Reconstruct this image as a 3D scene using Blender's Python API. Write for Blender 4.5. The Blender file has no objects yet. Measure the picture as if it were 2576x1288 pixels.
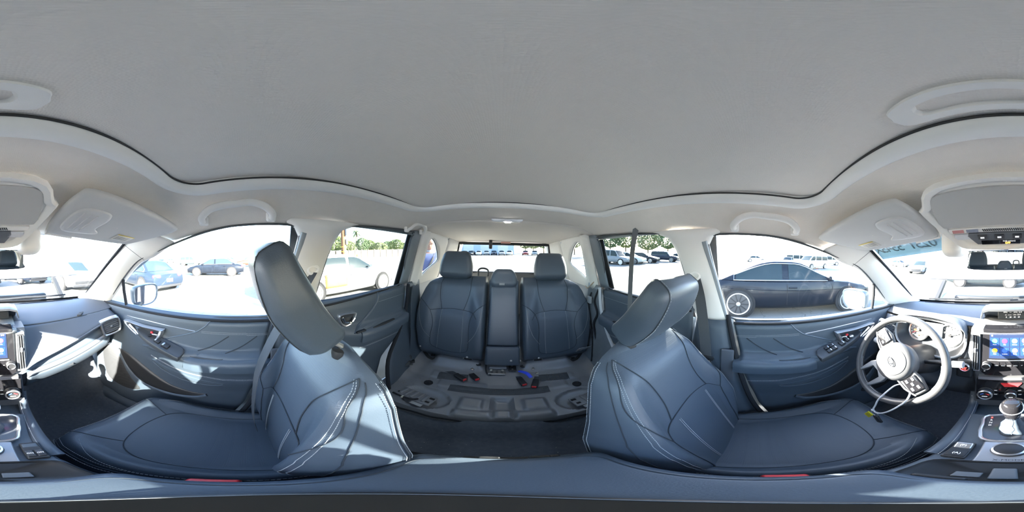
import bpy, bmesh, math, random
from mathutils import Vector, Matrix, noise
random.seed(4)
PI = math.pi
V = Vector
Z0 = 1.48            # height of the viewpoint above the ground; car coordinates use z measured from the viewpoint
sc = bpy.context.scene
COL = sc.collection

# ---------------------------------------------------------------- camera: full equirectangular panorama from between the front seats
FW, FH = 2576, 1288
YAW, ROLL, PITCH = map(math.radians, (3.69, 1.405, 1.0))
EYE = V((.028, 0, 0))
def rot3(v):
    c, s = math.cos(ROLL), math.sin(ROLL); v = (v[0], c*v[1]-s*v[2], s*v[1]+c*v[2])
    c, s = math.cos(PITCH), math.sin(PITCH); v = (c*v[0]+s*v[2], v[1], -s*v[0]+c*v[2])
    c, s = math.cos(YAW), math.sin(YAW); v = (c*v[0]-s*v[1], s*v[0]+c*v[1], v[2])
    return V((-v[1], -v[0], v[2]))
def ray(px, py):
    az = (px-FW/2)/FW*2*PI; el = (FH/2-py)/FH*PI
    return rot3((math.cos(el)*math.cos(az), math.cos(el)*math.sin(az), math.sin(el)))
cam_data = bpy.data.cameras.new('camera'); cam = bpy.data.objects.new('camera', cam_data); COL.objects.link(cam)
cam_data.type = 'PANO'
try: cam_data.cycles.panorama_type = 'EQUIRECTANGULAR'
except Exception: cam_data.panorama_type = 'EQUIRECTANGULAR'
cam_data.clip_start = .005; cam_data.clip_end = 800
f_, u_ = rot3((1, 0, 0)), rot3((0, 0, 1)); r_ = f_.cross(u_)
M = Matrix((r_, u_, -f_)).transposed().to_4x4(); M.translation = EYE + V((0, 0, Z0))
cam.matrix_world = M
sc.camera = cam
try: sc.cycles.diffuse_bounces = 8; sc.cycles.max_bounces = 16; sc.cycles.transparent_max_bounces = 24
except Exception: pass
# frame of the level parking lot (the car itself leans a little): +y' is the car's nose, origin on the asphalt under the viewpoint
LZ = (u_-f_*math.tan(math.radians(2.0))).normalized(); LY = V((0, 1, 0)); LX = LY.cross(LZ).normalized(); LY = LZ.cross(LX).normalized()
LOT = Matrix((LX, LY, LZ)).transposed().to_4x4(); LOT.translation = EYE + V((0, 0, Z0)) - LZ*Z0
LOTI = LOT.inverted()
def lot(px, py=None, d=None):
    """lot coordinates of the asphalt seen at a place in the photograph, or at distance d in that direction"""
    a = LOTI @ (EYE+V((0, 0, Z0))); b = LOTI.to_3x3() @ ray(px, py if py is not None else 640)
    if d is not None: t = d/math.hypot(b.x, b.y)
    else: t = -a.z/b.z
    return V((a.x+b.x*t, a.y+b.y*t, 0))

# ---------------------------------------------------------------- sky, sun, exposure
SUN_AZ, SUN_EL = math.radians(58), math.radians(23)      # from the rear towards the driver's side
sun_dir = V((-math.sin(SUN_AZ)*math.cos(SUN_EL), -math.cos(SUN_AZ)*math.cos(SUN_EL), math.sin(SUN_EL)))
w = bpy.data.worlds.new('sky'); sc.world = w; w.use_nodes = True
nt = w.node_tree; bg = nt.nodes['Background']
sky = nt.nodes.new('ShaderNodeTexSky')
try: sky.sky_type = 'NISHITA'
except Exception: pass
sky.sun_disc = False; sky.sun_elevation = SUN_EL; sky.sun_rotation = math.atan2(sun_dir.x, sun_dir.y)
sky.altitude = 0; sky.air_density = 1.0; sky.dust_density = 1.5; sky.ozone_density = 1.0
nt.links.new(sky.outputs[0], bg.inputs[0]); bg.inputs[1].default_value = .44
sd = bpy.data.lights.new('sun', 'SUN'); sd.energy = 18.5; sd.angle = .009; sd.color = (1, .93, .82)
so = bpy.data.objects.new('sun', sd); COL.objects.link(so)
so.rotation_euler = sun_dir.to_track_quat('Z', 'Y').to_euler(); so.location = (0, 0, 12)
vs = sc.view_settings
vs.view_transform = 'Standard'; vs.look = 'None'; vs.gamma = 1; vs.exposure = 2.4; vs.use_curve_mapping = False

# ---------------------------------------------------------------- materials
MATS = {}
def mat(name, col, rough=.5, metal=0, bump=0, scale=200, var=.0, vscale=8, kind='noise', spec=.5, coat=0, emit=None, estr=1, sheen=0):
    if name in MATS: return MATS[name]
    m = bpy.data.materials.new(name); m.use_nodes = True; t = m.node_tree; b = t.nodes['Principled BSDF']
    N = lambda k: t.nodes.new(k)
    b.inputs['Base Color'].default_value = (*col, 1); b.inputs['Roughness'].default_value = rough
    b.inputs['Metallic'].default_value = metal
    try:
        b.inputs['Specular IOR Level'].default_value = spec; b.inputs['Coat Weight'].default_value = coat; b.inputs['Sheen Weight'].default_value = sheen
    except Exception: pass
    tc = N('ShaderNodeTexCoord')
    if var:
        n = N('ShaderNodeTexNoise'); n.inputs['Scale'].default_value = vscale; n.inputs['Detail'].default_value = 5
        r = N('ShaderNodeMapRange'); r.inputs[3].default_value = 1-var; r.inputs[4].default_value = 1+var
        mx = N('ShaderNodeVectorMath'); mx.operation = 'SCALE'; mx.inputs[0].default_value = col
        t.links.new(tc.outputs['Object'], n.inputs['Vector']); t.links.new(n.outputs[0], r.inputs[0]); t.links.new(r.outputs[0], mx.inputs['Scale'])
        t.links.new(mx.outputs[0], b.inputs['Base Color'])
    if bump:
        if kind == 'noise':
            n = N('ShaderNodeTexNoise'); n.inputs['Scale'].default_value = scale; n.inputs['Detail'].default_value = 3; out = n.outputs[0]
        elif kind == 'dots':
            n = N('ShaderNodeTexVoronoi'); n.inputs['Scale'].default_value = scale; n.inputs['Randomness'].default_value = 0
            r = N('ShaderNodeMapRange'); r.inputs[1].default_value = .12; r.inputs[2].default_value = .3; t.links.new(n.outputs['Distance'], r.inputs[0]); out = r.outputs[0]
        elif kind == 'weave':
            n = N('ShaderNodeTexVoronoi'); n.inputs['Scale'].default_value = scale; n.inputs['Randomness'].default_value = .35; out = n.outputs['Distance']
        else:
            n = N('ShaderNodeTexVoronoi'); n.feature = 'DISTANCE_TO_EDGE'; n.inputs['Scale'].default_value = scale; out = n.outputs['Distance']
        t.links.new(tc.outputs['Object'], n.inputs['Vector'])
        bp = N('ShaderNodeBump'); bp.inputs['Strength'].default_value = bump; bp.inputs['Distance'].default_value = .002
        t.links.new(out, bp.inputs['Height']); t.links.new(bp.outputs[0], b.inputs['Normal'])
    if emit:
        b.inputs['Emission Color'].default_value = (*emit, 1); b.inputs['Emission Strength'].default_value = estr
    MATS[name] = m; return m
def glassmat(name, tint=(.975, .985, .985), refl=.06, dust=0.0, rough=.0):
    if name in MATS: return MATS[name]
    m = bpy.data.materials.new(name); m.use_nodes = True; t = m.node_tree; t.nodes.remove(t.nodes['Principled BSDF'])
    out = t.nodes['Material Output']; tr = t.nodes.new('ShaderNodeBsdfTransparent'); tr.inputs[0].default_value = (*tint, 1)
    gl = t.nodes.new('ShaderNodeBsdfGlossy'); gl.inputs['Roughness'].default_value = rough
    lw = t.nodes.new('ShaderNodeLayerWeight'); lw.inputs[0].default_value = .5
    pw = t.nodes.new('ShaderNodeMath'); pw.operation = 'POWER'; pw.inputs[1].default_value = 5; t.links.new(lw.outputs['Facing'], pw.inputs[0])
    ma = t.nodes.new('ShaderNodeMath'); ma.operation = 'MULTIPLY_ADD'; ma.inputs[1].default_value = .5; ma.inputs[2].default_value = .02; t.links.new(pw.outputs[0], ma.inputs[0])
    mx = t.nodes.new('ShaderNodeMixShader'); t.links.new(ma.outputs[0], mx.inputs[0]); t.links.new(tr.outputs[0], mx.inputs[1]); t.links.new(gl.outputs[0], mx.inputs[2])
    last = mx
    if dust:
        df = t.nodes.new('ShaderNodeBsdfDiffuse'); df.inputs[0].default_value = (.8, .78, .74, 1)
        n = t.nodes.new('ShaderNodeTexNoise'); n.inputs['Scale'].default_value = 6; n.inputs['Detail'].default_value = 8
        tc = t.nodes.new('ShaderNodeTexCoord'); t.links.new(tc.outputs['Object'], n.inputs['Vector'])
        r = t.nodes.new('ShaderNodeMapRange'); r.inputs[1].default_value = .3; r.inputs[2].default_value = .8; r.inputs[3].default_value = dust*.3; r.inputs[4].default_value = dust
        t.links.new(n.outputs[0], r.inputs[0])
        m2 = t.nodes.new('ShaderNodeMixShader'); t.links.new(r.outputs[0], m2.inputs[0]); t.links.new(mx.outputs[0], m2.inputs[1]); t.links.new(df.outputs[0], m2.inputs[2]); last = m2
    t.links.new(last.outputs[0], out.inputs[0])
    MATS[name] = m; return m
LEATHER = mat('charcoal leather', (.058, .077, .102), .42, bump=.12, scale=420, var=.05)
PERF = mat('perforated leather', (.058, .078, .104), .46, bump=.22, scale=260, kind='dots')
SEAMC = mat('seam shadow line', (.022, .03, .04), .8)
THREAD = mat('grey thread', (.34, .36, .38), .8)
FABRIC = mat('grey headliner cloth', (.84, .785, .72), .95, bump=.35, scale=330, kind='weave', var=.03, vscale=30, spec=.1)
SHADEC = mat('sunshade cloth', (.80, .755, .695), .95, bump=.4, scale=300, kind='weave', spec=.1)
TRIML = mat('light grey plastic trim', (.83, .815, .785), .55, bump=.05, scale=600)
FOAM = mat('light seal moulding', (.85, .845, .82), .7)
DOORP = mat('charcoal door plastic', (.062, .082, .106), .5, bump=.15, scale=500)
DASHP = mat('charcoal dash skin', (.075, .088, .108), .55, bump=.2, scale=450)
BLACKP = mat('black plastic', (.018, .019, .021), .45)
GLOSSB = mat('gloss black panel', (.012, .012, .014), .08, coat=.3)
RUBBER = mat('black rubber', (.02, .022, .026), .85, spec=.25)
CARPET = mat('black carpet', (.10, .115, .14), 1, bump=.8, scale=900, var=.25, vscale=60, spec=.1)
SILVER = mat('satin silver', (.62, .63, .65), .3, metal=.9)
CHROME = mat('chrome', (.85, .86, .88), .08, metal=1)
PANM = mat('grey painted steel', (.20, .21, .23), .36, metal=.25, var=.12, vscale=14, bump=.05, scale=60)
STEEL = mat('bare zinc steel', (.5, .5, .49), .35, metal=.9)
RED = mat('red plastic', (.6, .03, .035), .4)
PRIVACY = glassmat('tinted rear glass', tint=(.63, .655, .655), dust=.006)
GLASS = glassmat('window glass', dust=.008)
WSGLASS = glassmat('windscreen glass', tint=(.965, .98, .98), dust=.012)
MIRROR = mat('mirror silvering', (.9, .9, .9), .01, metal=1)

# ---------------------------------------------------------------- mesh helpers
def cr(pts, n=6, closed=False):
    """Catmull-Rom through points"""
    P = [V(p) for p in pts]; out = []; L = len(P)
    rng = range(L) if closed else range(L-1)
    for i in rng:
        if closed: a, b, c, d = P[(i-1) % L], P[i], P[(i+1) % L], P[(i+2) % L]
        else: a, b, c, d = P[max(i-1, 0)], P[i], P[i+1], P[min(i+2, L-1)]
        for k in range(n):
            t = k/n
            out.append(.5*((2*b)+(c-a)*t+(2*a-5*b+4*c-d)*t*t+(3*b-a-3*c+d)*t**3))
    if not closed: out.append(P[-1])
    return out
def lerp(a, b, t): return a+(b-a)*t
def interp(tab, x):
    if x <= tab[0][0]: return tab[0][1]
    for (a, fa), (b, fb) in zip(tab, tab[1:]):
        if x <= b:
            t = (x-a)/(b-a); return fa+(fb-fa)*t
    return tab[-1][1]
def sm(a, b, x):
    t = max(0, min(1, (x-a)/(b-a))); return t*t*(3-2*t)
class MB:
    def __init__(s): s.v = []; s.f = []
    def add(s, v, f):
        o = len(s.v); s.v += [V(p) for p in v]; s.f += [[i+o for i in q] for q in f]; return s
    def box(s, c, d, R=None):
        c = V(c); h = V(d)/2
        v = [V((x*h.x, y*h.y, z*h.z)) for x in (-1, 1) for y in (-1, 1) for z in (-1, 1)]
        if R: v = [R @ p for p in v]
        return s.add([p+c for p in v], [(0, 1, 3, 2), (4, 6, 7, 5), (0, 4, 5, 1), (2, 3, 7, 6), (0, 2, 6, 4), (1, 5, 7, 3)])
    def sheet(s, rows, flip=False, closed=False):
        n = len(rows[0]); f = []
        for i in range(len(rows)-1):
            for j in range(n if closed else n-1):
                k = (j+1) % n
                q = (i*n+j, i*n+k, (i+1)*n+k, (i+1)*n+j); f.append(q[::-1] if flip else q)
        return s.add([p for r in rows for p in r], f)
    def loft(s, rings, caps=True):
        n = len(rings[0]); o = len(s.v); s.sheet(rings, closed=True)
        if caps:
            s.f.append([o+j for j in range(n)][::-1]); s.f.append([o+(len(rings)-1)*n+j for j in range(n)])
        return s
    def prism(s, pts, vec):
        n = len(pts); P = [V(p) for p in pts]; vec = V(vec)
        return s.add(P+[p+vec for p in P], [list(range(n))[::-1], list(range(n, 2*n))]+[(i, (i+1) % n, n+(i+1) % n, n+i) for i in range(n)])
    def tube(s, pts, r, n=8, closed=False, caps=True, flat=None, up=None):
        P = [V(p) for p in pts]; L = len(P); rings = []; nrm = None
        for i in range(L):
            a = P[(i-1) % L] if (closed or i) else P[i]; b = P[(i+1) % L] if (closed or i < L-1) else P[i]
            t = (b-a).normalized() if (b-a).length > 1e-9 else V((0, 0, 1))
            if nrm is None:
                q = V(up) if up else (V((0, 0, 1)) if abs(t.z) < .9 else V((1, 0, 0)))
                nrm = (q-t*q.dot(t)).normalized()
            else:
                if up: q = V(up); nrm2 = q-t*q.dot(t)
                else: nrm2 = nrm-t*nrm.dot(t)
                nrm = nrm2.normalized() if nrm2.length > 1e-6 else nrm
            bi = t.cross(nrm); rr = r[i] if isinstance(r, (list, tuple)) else r; fl = flat or 1
            rings.append([P[i]+nrm*math.cos(2*PI*k/n)*rr*fl+bi*math.sin(2*PI*k/n)*rr for k in range(n)])
        if closed: rings.append(rings[0])
        return s.loft(rings, caps=caps and not closed)
    def ribbon(s, pts, wdt, th, side):
        """flat strap: width along 'side' direction(s), thickness th"""
        P = [V(p) for p in pts]; rings = []
        for i in range(len(P)):
            t = (P[min(i+1, len(P)-1)]-P[max(i-1, 0)]).normalized(); sd = V(side[i] if isinstance(side[0], (list, tuple, Vector)) else side)
            sd = (sd-t*sd.dot(t)).normalized(); n = t.cross(sd)
            rings.append([P[i]+sd*wdt/2+n*th/2, P[i]-sd*wdt/2+n*th/2, P[i]-sd*wdt/2-n*th/2, P[i]+sd*wdt/2-n*th/2])
        return s.loft(rings)
    def lathe(s, prof, c=(0, 0, 0), ax=(0, 0, 1), n=24, caps=True):
        ax = V(ax).normalized(); q = V((1, 0, 0)) if abs(ax.x) < .8 else V((0, 1, 0)); a = (q-ax*q.dot(ax)).normalized(); b = ax.cross(a); c = V(c)
        rings = [[c+ax*h+(a*math.cos(2*PI*k/n)+b*math.sin(2*PI*k/n))*max(r, 1e-5) for k in range(n)] for r, h in prof]
        return s.loft(rings, caps)
    def rbox(s, c, d, r, R=None, m=2, warp=None, k=3):
        """rounded box; warp(p) works on the local point"""
        c = V(c); h = V(d)/2; r = min(r, h.x*.999, h.y*.999, h.z*.999)
        def co(hh):
            i = hh-r; a = [i+r*math.tan(PI/4*j/k) for j in range(k, 0, -1)]
            mid = [lerp(i, -i, j/m) for j in range(m+1)] if i > 1e-6 else [0]
            return a+mid+[-x for x in reversed(a)]
        X, Y, Z = co(h.x), co(h.y), co(h.z)
        idx = {}; vs_ = []
        def pt(x, y, z):
            key = (round(x, 6), round(y, 6), round(z, 6))
            if key in idx: return idx[key]
            core = V((max(-h.x+r, min(h.x-r, x)), max(-h.y+r, min(h.y-r, y)), max(-h.z+r, min(h.z-r, z))))
            dv = V((x, y, z))-core; p = core+dv.normalized()*r if dv.length > 1e-9 else core
            if warp: p = V(warp(p))
            if R: p = R @ p
            idx[key] = len(vs_); vs_.append(p+c); return idx[key]
        fs = []
        def face(A, B, fn, flip):
            for i in range(len(A)-1):
                for j in range(len(B)-1):
                    q = [fn(A[i], B[j]), fn(A[i+1], B[j]), fn(A[i+1], B[j+1]), fn(A[i], B[j+1])]
                    q = [pt(*p) for p in q]; fs.append(q[::-1] if flip else q)
        face(X, Y, lambda a, b: (a, b, h.z), False); face(X, Y, lambda a, b: (a, b, -h.z), True)
        face(X, Z, lambda a, b: (a, h.y, b), True); face(X, Z, lambda a, b: (a, -h.y, b), False)
        face(Y, Z, lambda a, b: (h.x, a, b), False); face(Y, Z, lambda a, b: (-h.x, a, b), True)
        return s.add(vs_, fs)
    def stitch(s, pts, gap=.006, ln=.0042, r=.0009, off=(0, 0, 0)):
        """row of short thread dashes along a path"""
        P = [V(p)+V(off) for p in pts]; d = 0; nxt = 0
        for a, b in zip(P, P[1:]):
            L = (b-a).length
            if L < 1e-9: continue
            t = (b-a)/L; q = V((0, 0, 1)) if abs(t.z) < .9 else V((1, 0, 0)); n = (q-t*q.dot(t)).normalized(); m = t.cross(n)
            while nxt <= d+L:
                p = a+t*(nxt-d); e = p+t*ln
                s.add([p+n*r, p+m*r, p-n*r, p-m*r, e+n*r, e+m*r, e-n*r, e-m*r], [(0, 1, 5, 4), (1, 2, 6, 5), (2, 3, 7, 6), (3, 0, 4, 7), (3, 2, 1, 0), (4, 5, 6, 7)]); nxt += gap
            d += L
        return s
    def xf(s, M):
        s.v = [M @ p for p in s.v]; return s
    def build(s, name, m, parent=None, bev=0, seg=2, smooth=40, sub=0, solid=0, label=None, origin=None):
        return obj(name, s.v, s.f, m, parent, bev, seg, smooth, sub, solid, label)
OUT = False      # True while building things of the lot (given in lot coordinates)
def obj(name, v, f, m, parent=None, bev=0, seg=2, smooth=40, sub=0, solid=0, label=None):
    me = bpy.data.meshes.new(name); me.from_pydata([tuple(p) for p in v], [], f)
    bm = bmesh.new(); bm.from_mesh(me); bmesh.ops.recalc_face_normals(bm, faces=bm.faces); bm.to_mesh(me); bm.free()
    for p in me.polygons: p.use_smooth = smooth > 0
    if 0 < smooth < 180:
        try: me.set_sharp_from_angle(angle=math.radians(smooth))
        except Exception: pass
    for q in (m if isinstance(m, (list, tuple)) else [m]): me.materials.append(q)
    o = bpy.data.objects.new(name, me); COL.objects.link(o)
    if bev:
        b = o.modifiers.new('bevel', 'BEVEL'); b.width = bev; b.segments = seg; b.limit_method = 'ANGLE'; b.angle_limit = math.radians(35); b.harden_normals = False
        for p in me.polygons: p.use_smooth = True
        try: me.set_sharp_from_angle(angle=math.radians(55))
        except Exception: pass
    if solid:
        b = o.modifiers.new('thickness', 'SOLIDIFY'); b.thickness = solid; b.offset = 0
    if sub:
        b = o.modifiers.new('smooth', 'SUBSURF'); b.levels = sub; b.render_levels = sub
    base = V((0, 0, 0)) if OUT else V((0, 0, Z0))
    if parent is not None:
        o.parent = parent
        o.location = V((0, 0, 0)) if (parent.type == 'MESH' or OUT) else base-parent.location
    elif OUT:
        o.matrix_world = LOT
    else: o.location = base
    if label: o['label'] = label
    return o
def tag(o, label, cat, group=None):
    o['label'] = label; o['category'] = cat
    if group: o['group'] = group
    return o
def struct(o, label=None, cat=None):
    o['kind'] = 'structure'
    if label: o['label'] = label
    if cat: o['category'] = cat
    return o
def thing(name, loc, label=None, cat=None, group=None, rot=None):
    o = bpy.data.objects.new(name, None); COL.objects.link(o); o.empty_display_size = .05
    if OUT:
        T = LOT @ Matrix.Translation(V(loc))
        if rot is not None: T = T @ Matrix.Rotation(rot, 4, 'Z')
        o.matrix_world = T
    else: o.location = V(loc)+V((0, 0, Z0))
    if label: tag(o, label, cat, group)
    return o
def text_obj(name, body, size, m, parent, M4, ext=.0004, align='CENTER'):
    cu = bpy.data.curves.new(name, 'FONT'); cu.body = body; cu.size = size; cu.extrude = ext; cu.align_x = align; cu.align_y = 'CENTER'; cu.resolution_u = 2
    t = bpy.data.objects.new(name, cu); COL.objects.link(t)
    dg = bpy.context.evaluated_depsgraph_get(); me = bpy.data.meshes.new_from_object(t.evaluated_get(dg))
    bpy.data.objects.remove(t); bpy.data.curves.remove(cu)
    v = [M4 @ p.co for p in me.vertices]; f = [list(p.vertices) for p in me.polygons]; bpy.data.meshes.remove(me)
    return obj(name, v, f, m, parent, smooth=0)
def frame(o, xa, ya):
    """4x4 with local x along xa, y along ya (re-orthogonalised), origin o"""
    xa = V(xa).normalized(); ya = V(ya); ya = (ya-xa*ya.dot(xa)).normalized(); za = xa.cross(ya)
    R = Matrix((xa, ya, za)).transposed().to_4x4(); R.translation = V(o); return R
# ================================================================ the cabin shell (z measured from the viewpoint)
def xg(z): return .72-.316*(z+.29)              # side glass leans inwards towards the roof
ZT = [(-2.1, .105), (-1.75, .135), (-1.3, .145), (-.95, .138), (-.62, .125), (-.4, .112), (-.2, .1), (-.1, .099), (.08, .09), (.17, .075), (.26, .056), (.36, .052), (.43, .056), (.52, .06)]
ZC = [(-2.12, .125), (-1.9, .155), (-1.5, .18), (-1.0, .195), (-.65, .203), (-.25, .208), (.17, .2), (.26, .19), (.34, .165), (.43, .125), (.52, .08)]
def zroof(x, y):
    zt, zc = interp(ZT, y), interp(ZC, y); a = min(1, abs(x)/xg(zt)); return zt+(zc-zt)*(1-a**6)
def rrect(hx0, hx1, y0, y1, r, n):
    """rounded trapezoid in plan: half width hx0 at y0, hx1 at y1; returns 4*n points"""
    cs = [(hx1-r, y1-r, 0), (-hx1+r, y1-r, 90), (-hx0+r, y0+r, 180), (hx0-r, y0+r, 270)]; pts = []
    m = n//2
    for k, (cx, cy, a0) in enumerate(cs):
        arc = [(cx+r*math.cos(math.radians(a0+90*i/m)), cy+r*math.sin(math.radians(a0+90*i/m))) for i in range(m+1)]
        pts += arc
        nx = cs[(k+1) % 4]; e = (nx[0]+r*math.cos(math.radians(nx[2])), nx[1]+r*math.sin(math.radians(nx[2])))
        for i in range(1, n-m): pts.append((lerp(arc[-1][0], e[0], i/(n-m)), lerp(arc[-1][1], e[1], i/(n-m))))
    return pts
HOLE = rrect(.395, .44, -.655, .173, .07, 32)
def outer_pt(p, y0=-.95, y1=.52, c=(0, -.24)):
    dx, dy = p[0]-c[0], p[1]-c[1]; lo, hi = 1, 12
    for _ in range(40):
        t = (lo+hi)/2; x, y = c[0]+dx*t, c[1]+dy*t
        if y0 <= y <= y1 and abs(x) <= xg(interp(ZT, y)): lo = t
        else: hi = t
    return (c[0]+dx*lo, c[1]+dy*lo)
rows = []
for k in range(13):
    t = k/12; row = []
    for p in HOLE:
        q = outer_pt(p); x, y = lerp(p[0], q[0], t), lerp(p[1], q[1], t); row.append((x, y, zroof(x, y)))
    rows.append(row)
g = MB().sheet(rows, closed=True)
rows = []
for i in range(17):
    y = lerp(-.95, -2.12, i/16); xe = xg(interp(ZT, y)); rows.append([(xe*(-1+2*j/28), y, zroof(xe*(-1+2*j/28), y)) for j in range(29)])
g.sheet(rows)
ceiling = struct(g.build('ceiling', FABRIC, smooth=60, solid=.006), 'pale grey cloth headliner lining the car roof', 'headliner')
# moulding round the sunroof opening, and the cloth shade above it
def off_loop(L, d):
    n = len(L); out = []
    for i in range(n):
        a, b = V((*L[i-1], 0)), V((*L[(i+1) % n], 0)); t = (b-a).normalized(); nr = V((t.y, -t.x, 0)); out.append((L[i][0]+nr.x*d, L[i][1]+nr.y*d))
    return out
rim = []
for d, dz in ((-.004, .014), (-.004, .0), (.002, -.009), (.012, -.013), (.024, -.011), (.033, -.004), (.036, .004)):
    rim.append([(x, y, zroof(x, y)+dz) for x, y in off_loop(HOLE, d)])
rm_ = struct(MB().sheet(rim, closed=True).build('trim_1', FOAM, smooth=70), 'light moulding framing the sunroof opening', 'sunroof moulding')
MB().tube([(x, y, zroof(x, y)+.006) for x, y in off_loop(HOLE, -.0055)], .0028, 6, closed=True).build('shadow_gap', mat('painted gap shadow', (.05, .05, .05), .9), rm_)  # dark tube paints the shade in the gap between moulding and sunshade
rows = [[(x, y, .2165-.014*(x/.46)**2-.006*((y+.24)/.42)**2) for x in [-.455+.91*i/30 for i in range(31)]] for y in [lerp(.188, -.67, j/24) for j in range(25)]]
shade = MB().sheet(rows).build('sunroof_shade', SHADEC, ceiling, smooth=60, solid=.004, label='grey cloth sunshade panel closing the big sunroof opening')
# finger-pull plate on the shade
def plate_pts(sx, sy): return [(x*sx-.003, .129+y*sy) for x, y in ((-.9, -.55), (-.97, -.1), (-.98, .35), (-.8, 1), (0, 1), (.8, 1), (.98, .35), (.97, -.1), (.9, -.55), (.5, -.9), (0, -1), (-.5, -.9))]
o_ = cr([(*p, 0) for p in plate_pts(.09, .0245)], 4, True); i_ = cr([(*p, 0) for p in plate_pts(.060, .0135)], 4, True)
zz = lambda p, d: (p.x, p.y, .2085-d)
g = MB().sheet([[zz(p, -.004) for p in o_], [zz(p, .003) for p in o_], [zz(p*.985+V((0, .129*.015, 0)), .0055) for p in o_], [zz(p, .006) for p in i_], [zz(p*.96+V((0, .129*.04, 0)), .001) for p in i_],
    [zz(V((p.x*.8, .129+(p.y-.129)*.6, 0)), -.010) for p in i_], [zz(V((0, .129, 0)), -.011) for p in i_]], closed=True)
g.build('shade_handle', TRIML, shade, smooth=50, label='pale plastic finger-pull plate')

# ---- glass openings (y, z), the same on both sides
FRONT_WIN = [(.80, -.325), (.70, -.22), (.585, -.115), (.47, -.028), (.36, .012), (.25, .047), (.16, .072), (.08, .088), (0, .096), (-.11, .098), (-.175, .094), (-.198, .075), (-.185, -.01), (-.16, -.13), (-.13, -.275), (.1, -.29), (.4, -.308), (.62, -.318)]
REAR_WIN = [(-.93, -.225), (-.915, -.05), (-.91, .08), (-.918, .128), (-.62, .12), (-.42, .108), (-.375, .092), (-.345, .04), (-.325, -.04), (-.305, -.15), (-.295, -.265), (-.45, -.258), (-.7, -.243)]
QUART_WIN = [(-1.21, -.19), (-1.17, -.03), (-1.165, .075), (-1.21, .108), (-1.27, .098), (-1.36, .05), (-1.47, -.045), (-1.475, -.09), (-1.40, -.125), (-1.30, -.16)]
def side_pt(s, y, z, inn=0): return V((s*(xg(z)-inn), y, z))
wn = 0
for s, side in ((1, "passenger's"), (-1, "driver's")):
    for nm, loop in (('front', FRONT_WIN), ('rear', REAR_WIN), ('quarter', QUART_WIN)):
        wn += 1
        g = MB().prism([side_pt(s, y, z-.004 if z < -.2 else z+.004) for y, z in loop], (s*.004, 0, 0))
        o = struct(g.build('window_%d' % wn, GLASS if nm == 'front' else PRIVACY, smooth=0), {'front': 'front door window', 'rear': 'rear door window', 'quarter': 'small cargo-area window'}[nm]+' on the %s side' % side, 'window')
        lp = cr([side_pt(s, y, z, .006) for y, z in loop], 4, True)
        MB().tube(lp, .0045, 8, closed=True).build('seal', mat('grey window seal', (.07, .08, .09), .8), o)
        if nm == 'front':   # bar between the little fixed pane and the drop glass
            MB().tube([side_pt(s, .632, -.315, .004), side_pt(s, .617, -.2, .004), side_pt(s, .6, -.128, .004)], .011, 8, flat=.6, up=(0, 1, 0)).build('divider_bar', RUBBER, o)

# ---- windscreen and header
def ws_pt(u, v):           # u -1..1 across, v 0 top .. 1 bottom
    xw = lerp(.575, .66, v); y = lerp(.505, 1.075, v)-(u*u)*lerp(.02, .10, v); z = lerp(.078, -.292, v)-u*u*.015*(1-v); return V((u*xw, y, z+.012*math.sin(PI*v)))
g = MB().sheet([[ws_pt(-1+2*i/24, j/12) for i in range(25)] for j in range(13)])
ws = struct(g.build('window_7', WSGLASS, smooth=180, solid=.005), 'wide windscreen above the dashboard', 'windscreen')
MB().sheet([[ws_pt(-1+2*i/24, v)+V((0, -.003, -.004)) for i in range(25)] for v in (.955, .985, 1.0)]).build('frit_band', RUBBER, ws, solid=.002, smooth=180)
for s in (-1, 1): MB().tube([ws_pt(s*.985, j/12)+V((-s*.002, -.004, -.003)) for j in range(13)], .007, 6).build('edge_seal', RUBBER, ws)
# blue paint-marker band with stock number written on the outside of the glass (seen mirrored)
BAND = mat('pale blue window paint', (.42, .72, .86), .7); INK = mat('grey marker ink', (.07, .15, .18), .8)
def ws_n(u, v, d): return ws_pt(u, v)+V((0, .53, .85)).normalized()*d
g = MB().sheet([[ws_n(lerp(-.97, -.36, i/16), lerp(lerp(.01, .0, i/16), lerp(.19, .12, i/16), j/4), .0055) for i in range(17)] for j in range(5)]); wb = g.build('painted_band', BAND, ws, smooth=180, solid=.0006)
chars = 'X5455152 0'
for i, ch in enumerate(reversed('0251 5545X')):
    u = lerp(-.925, -.43, i/9.2); v = lerp(.062, .038, i/9)
    if ch == ' ': continue
    M4 = frame(ws_n(u, v, .0042), ws_pt(u-.02, v)-ws_pt(u+.02, v), ws_pt(u, v-.05)-ws_pt(u, v+.05))
    # read from outside: local x runs to the car's right-hand observer, so the inside sees it reversed
    text_obj('stock_number_character', ch, .075, INK, ws, M4, .0004)

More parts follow.
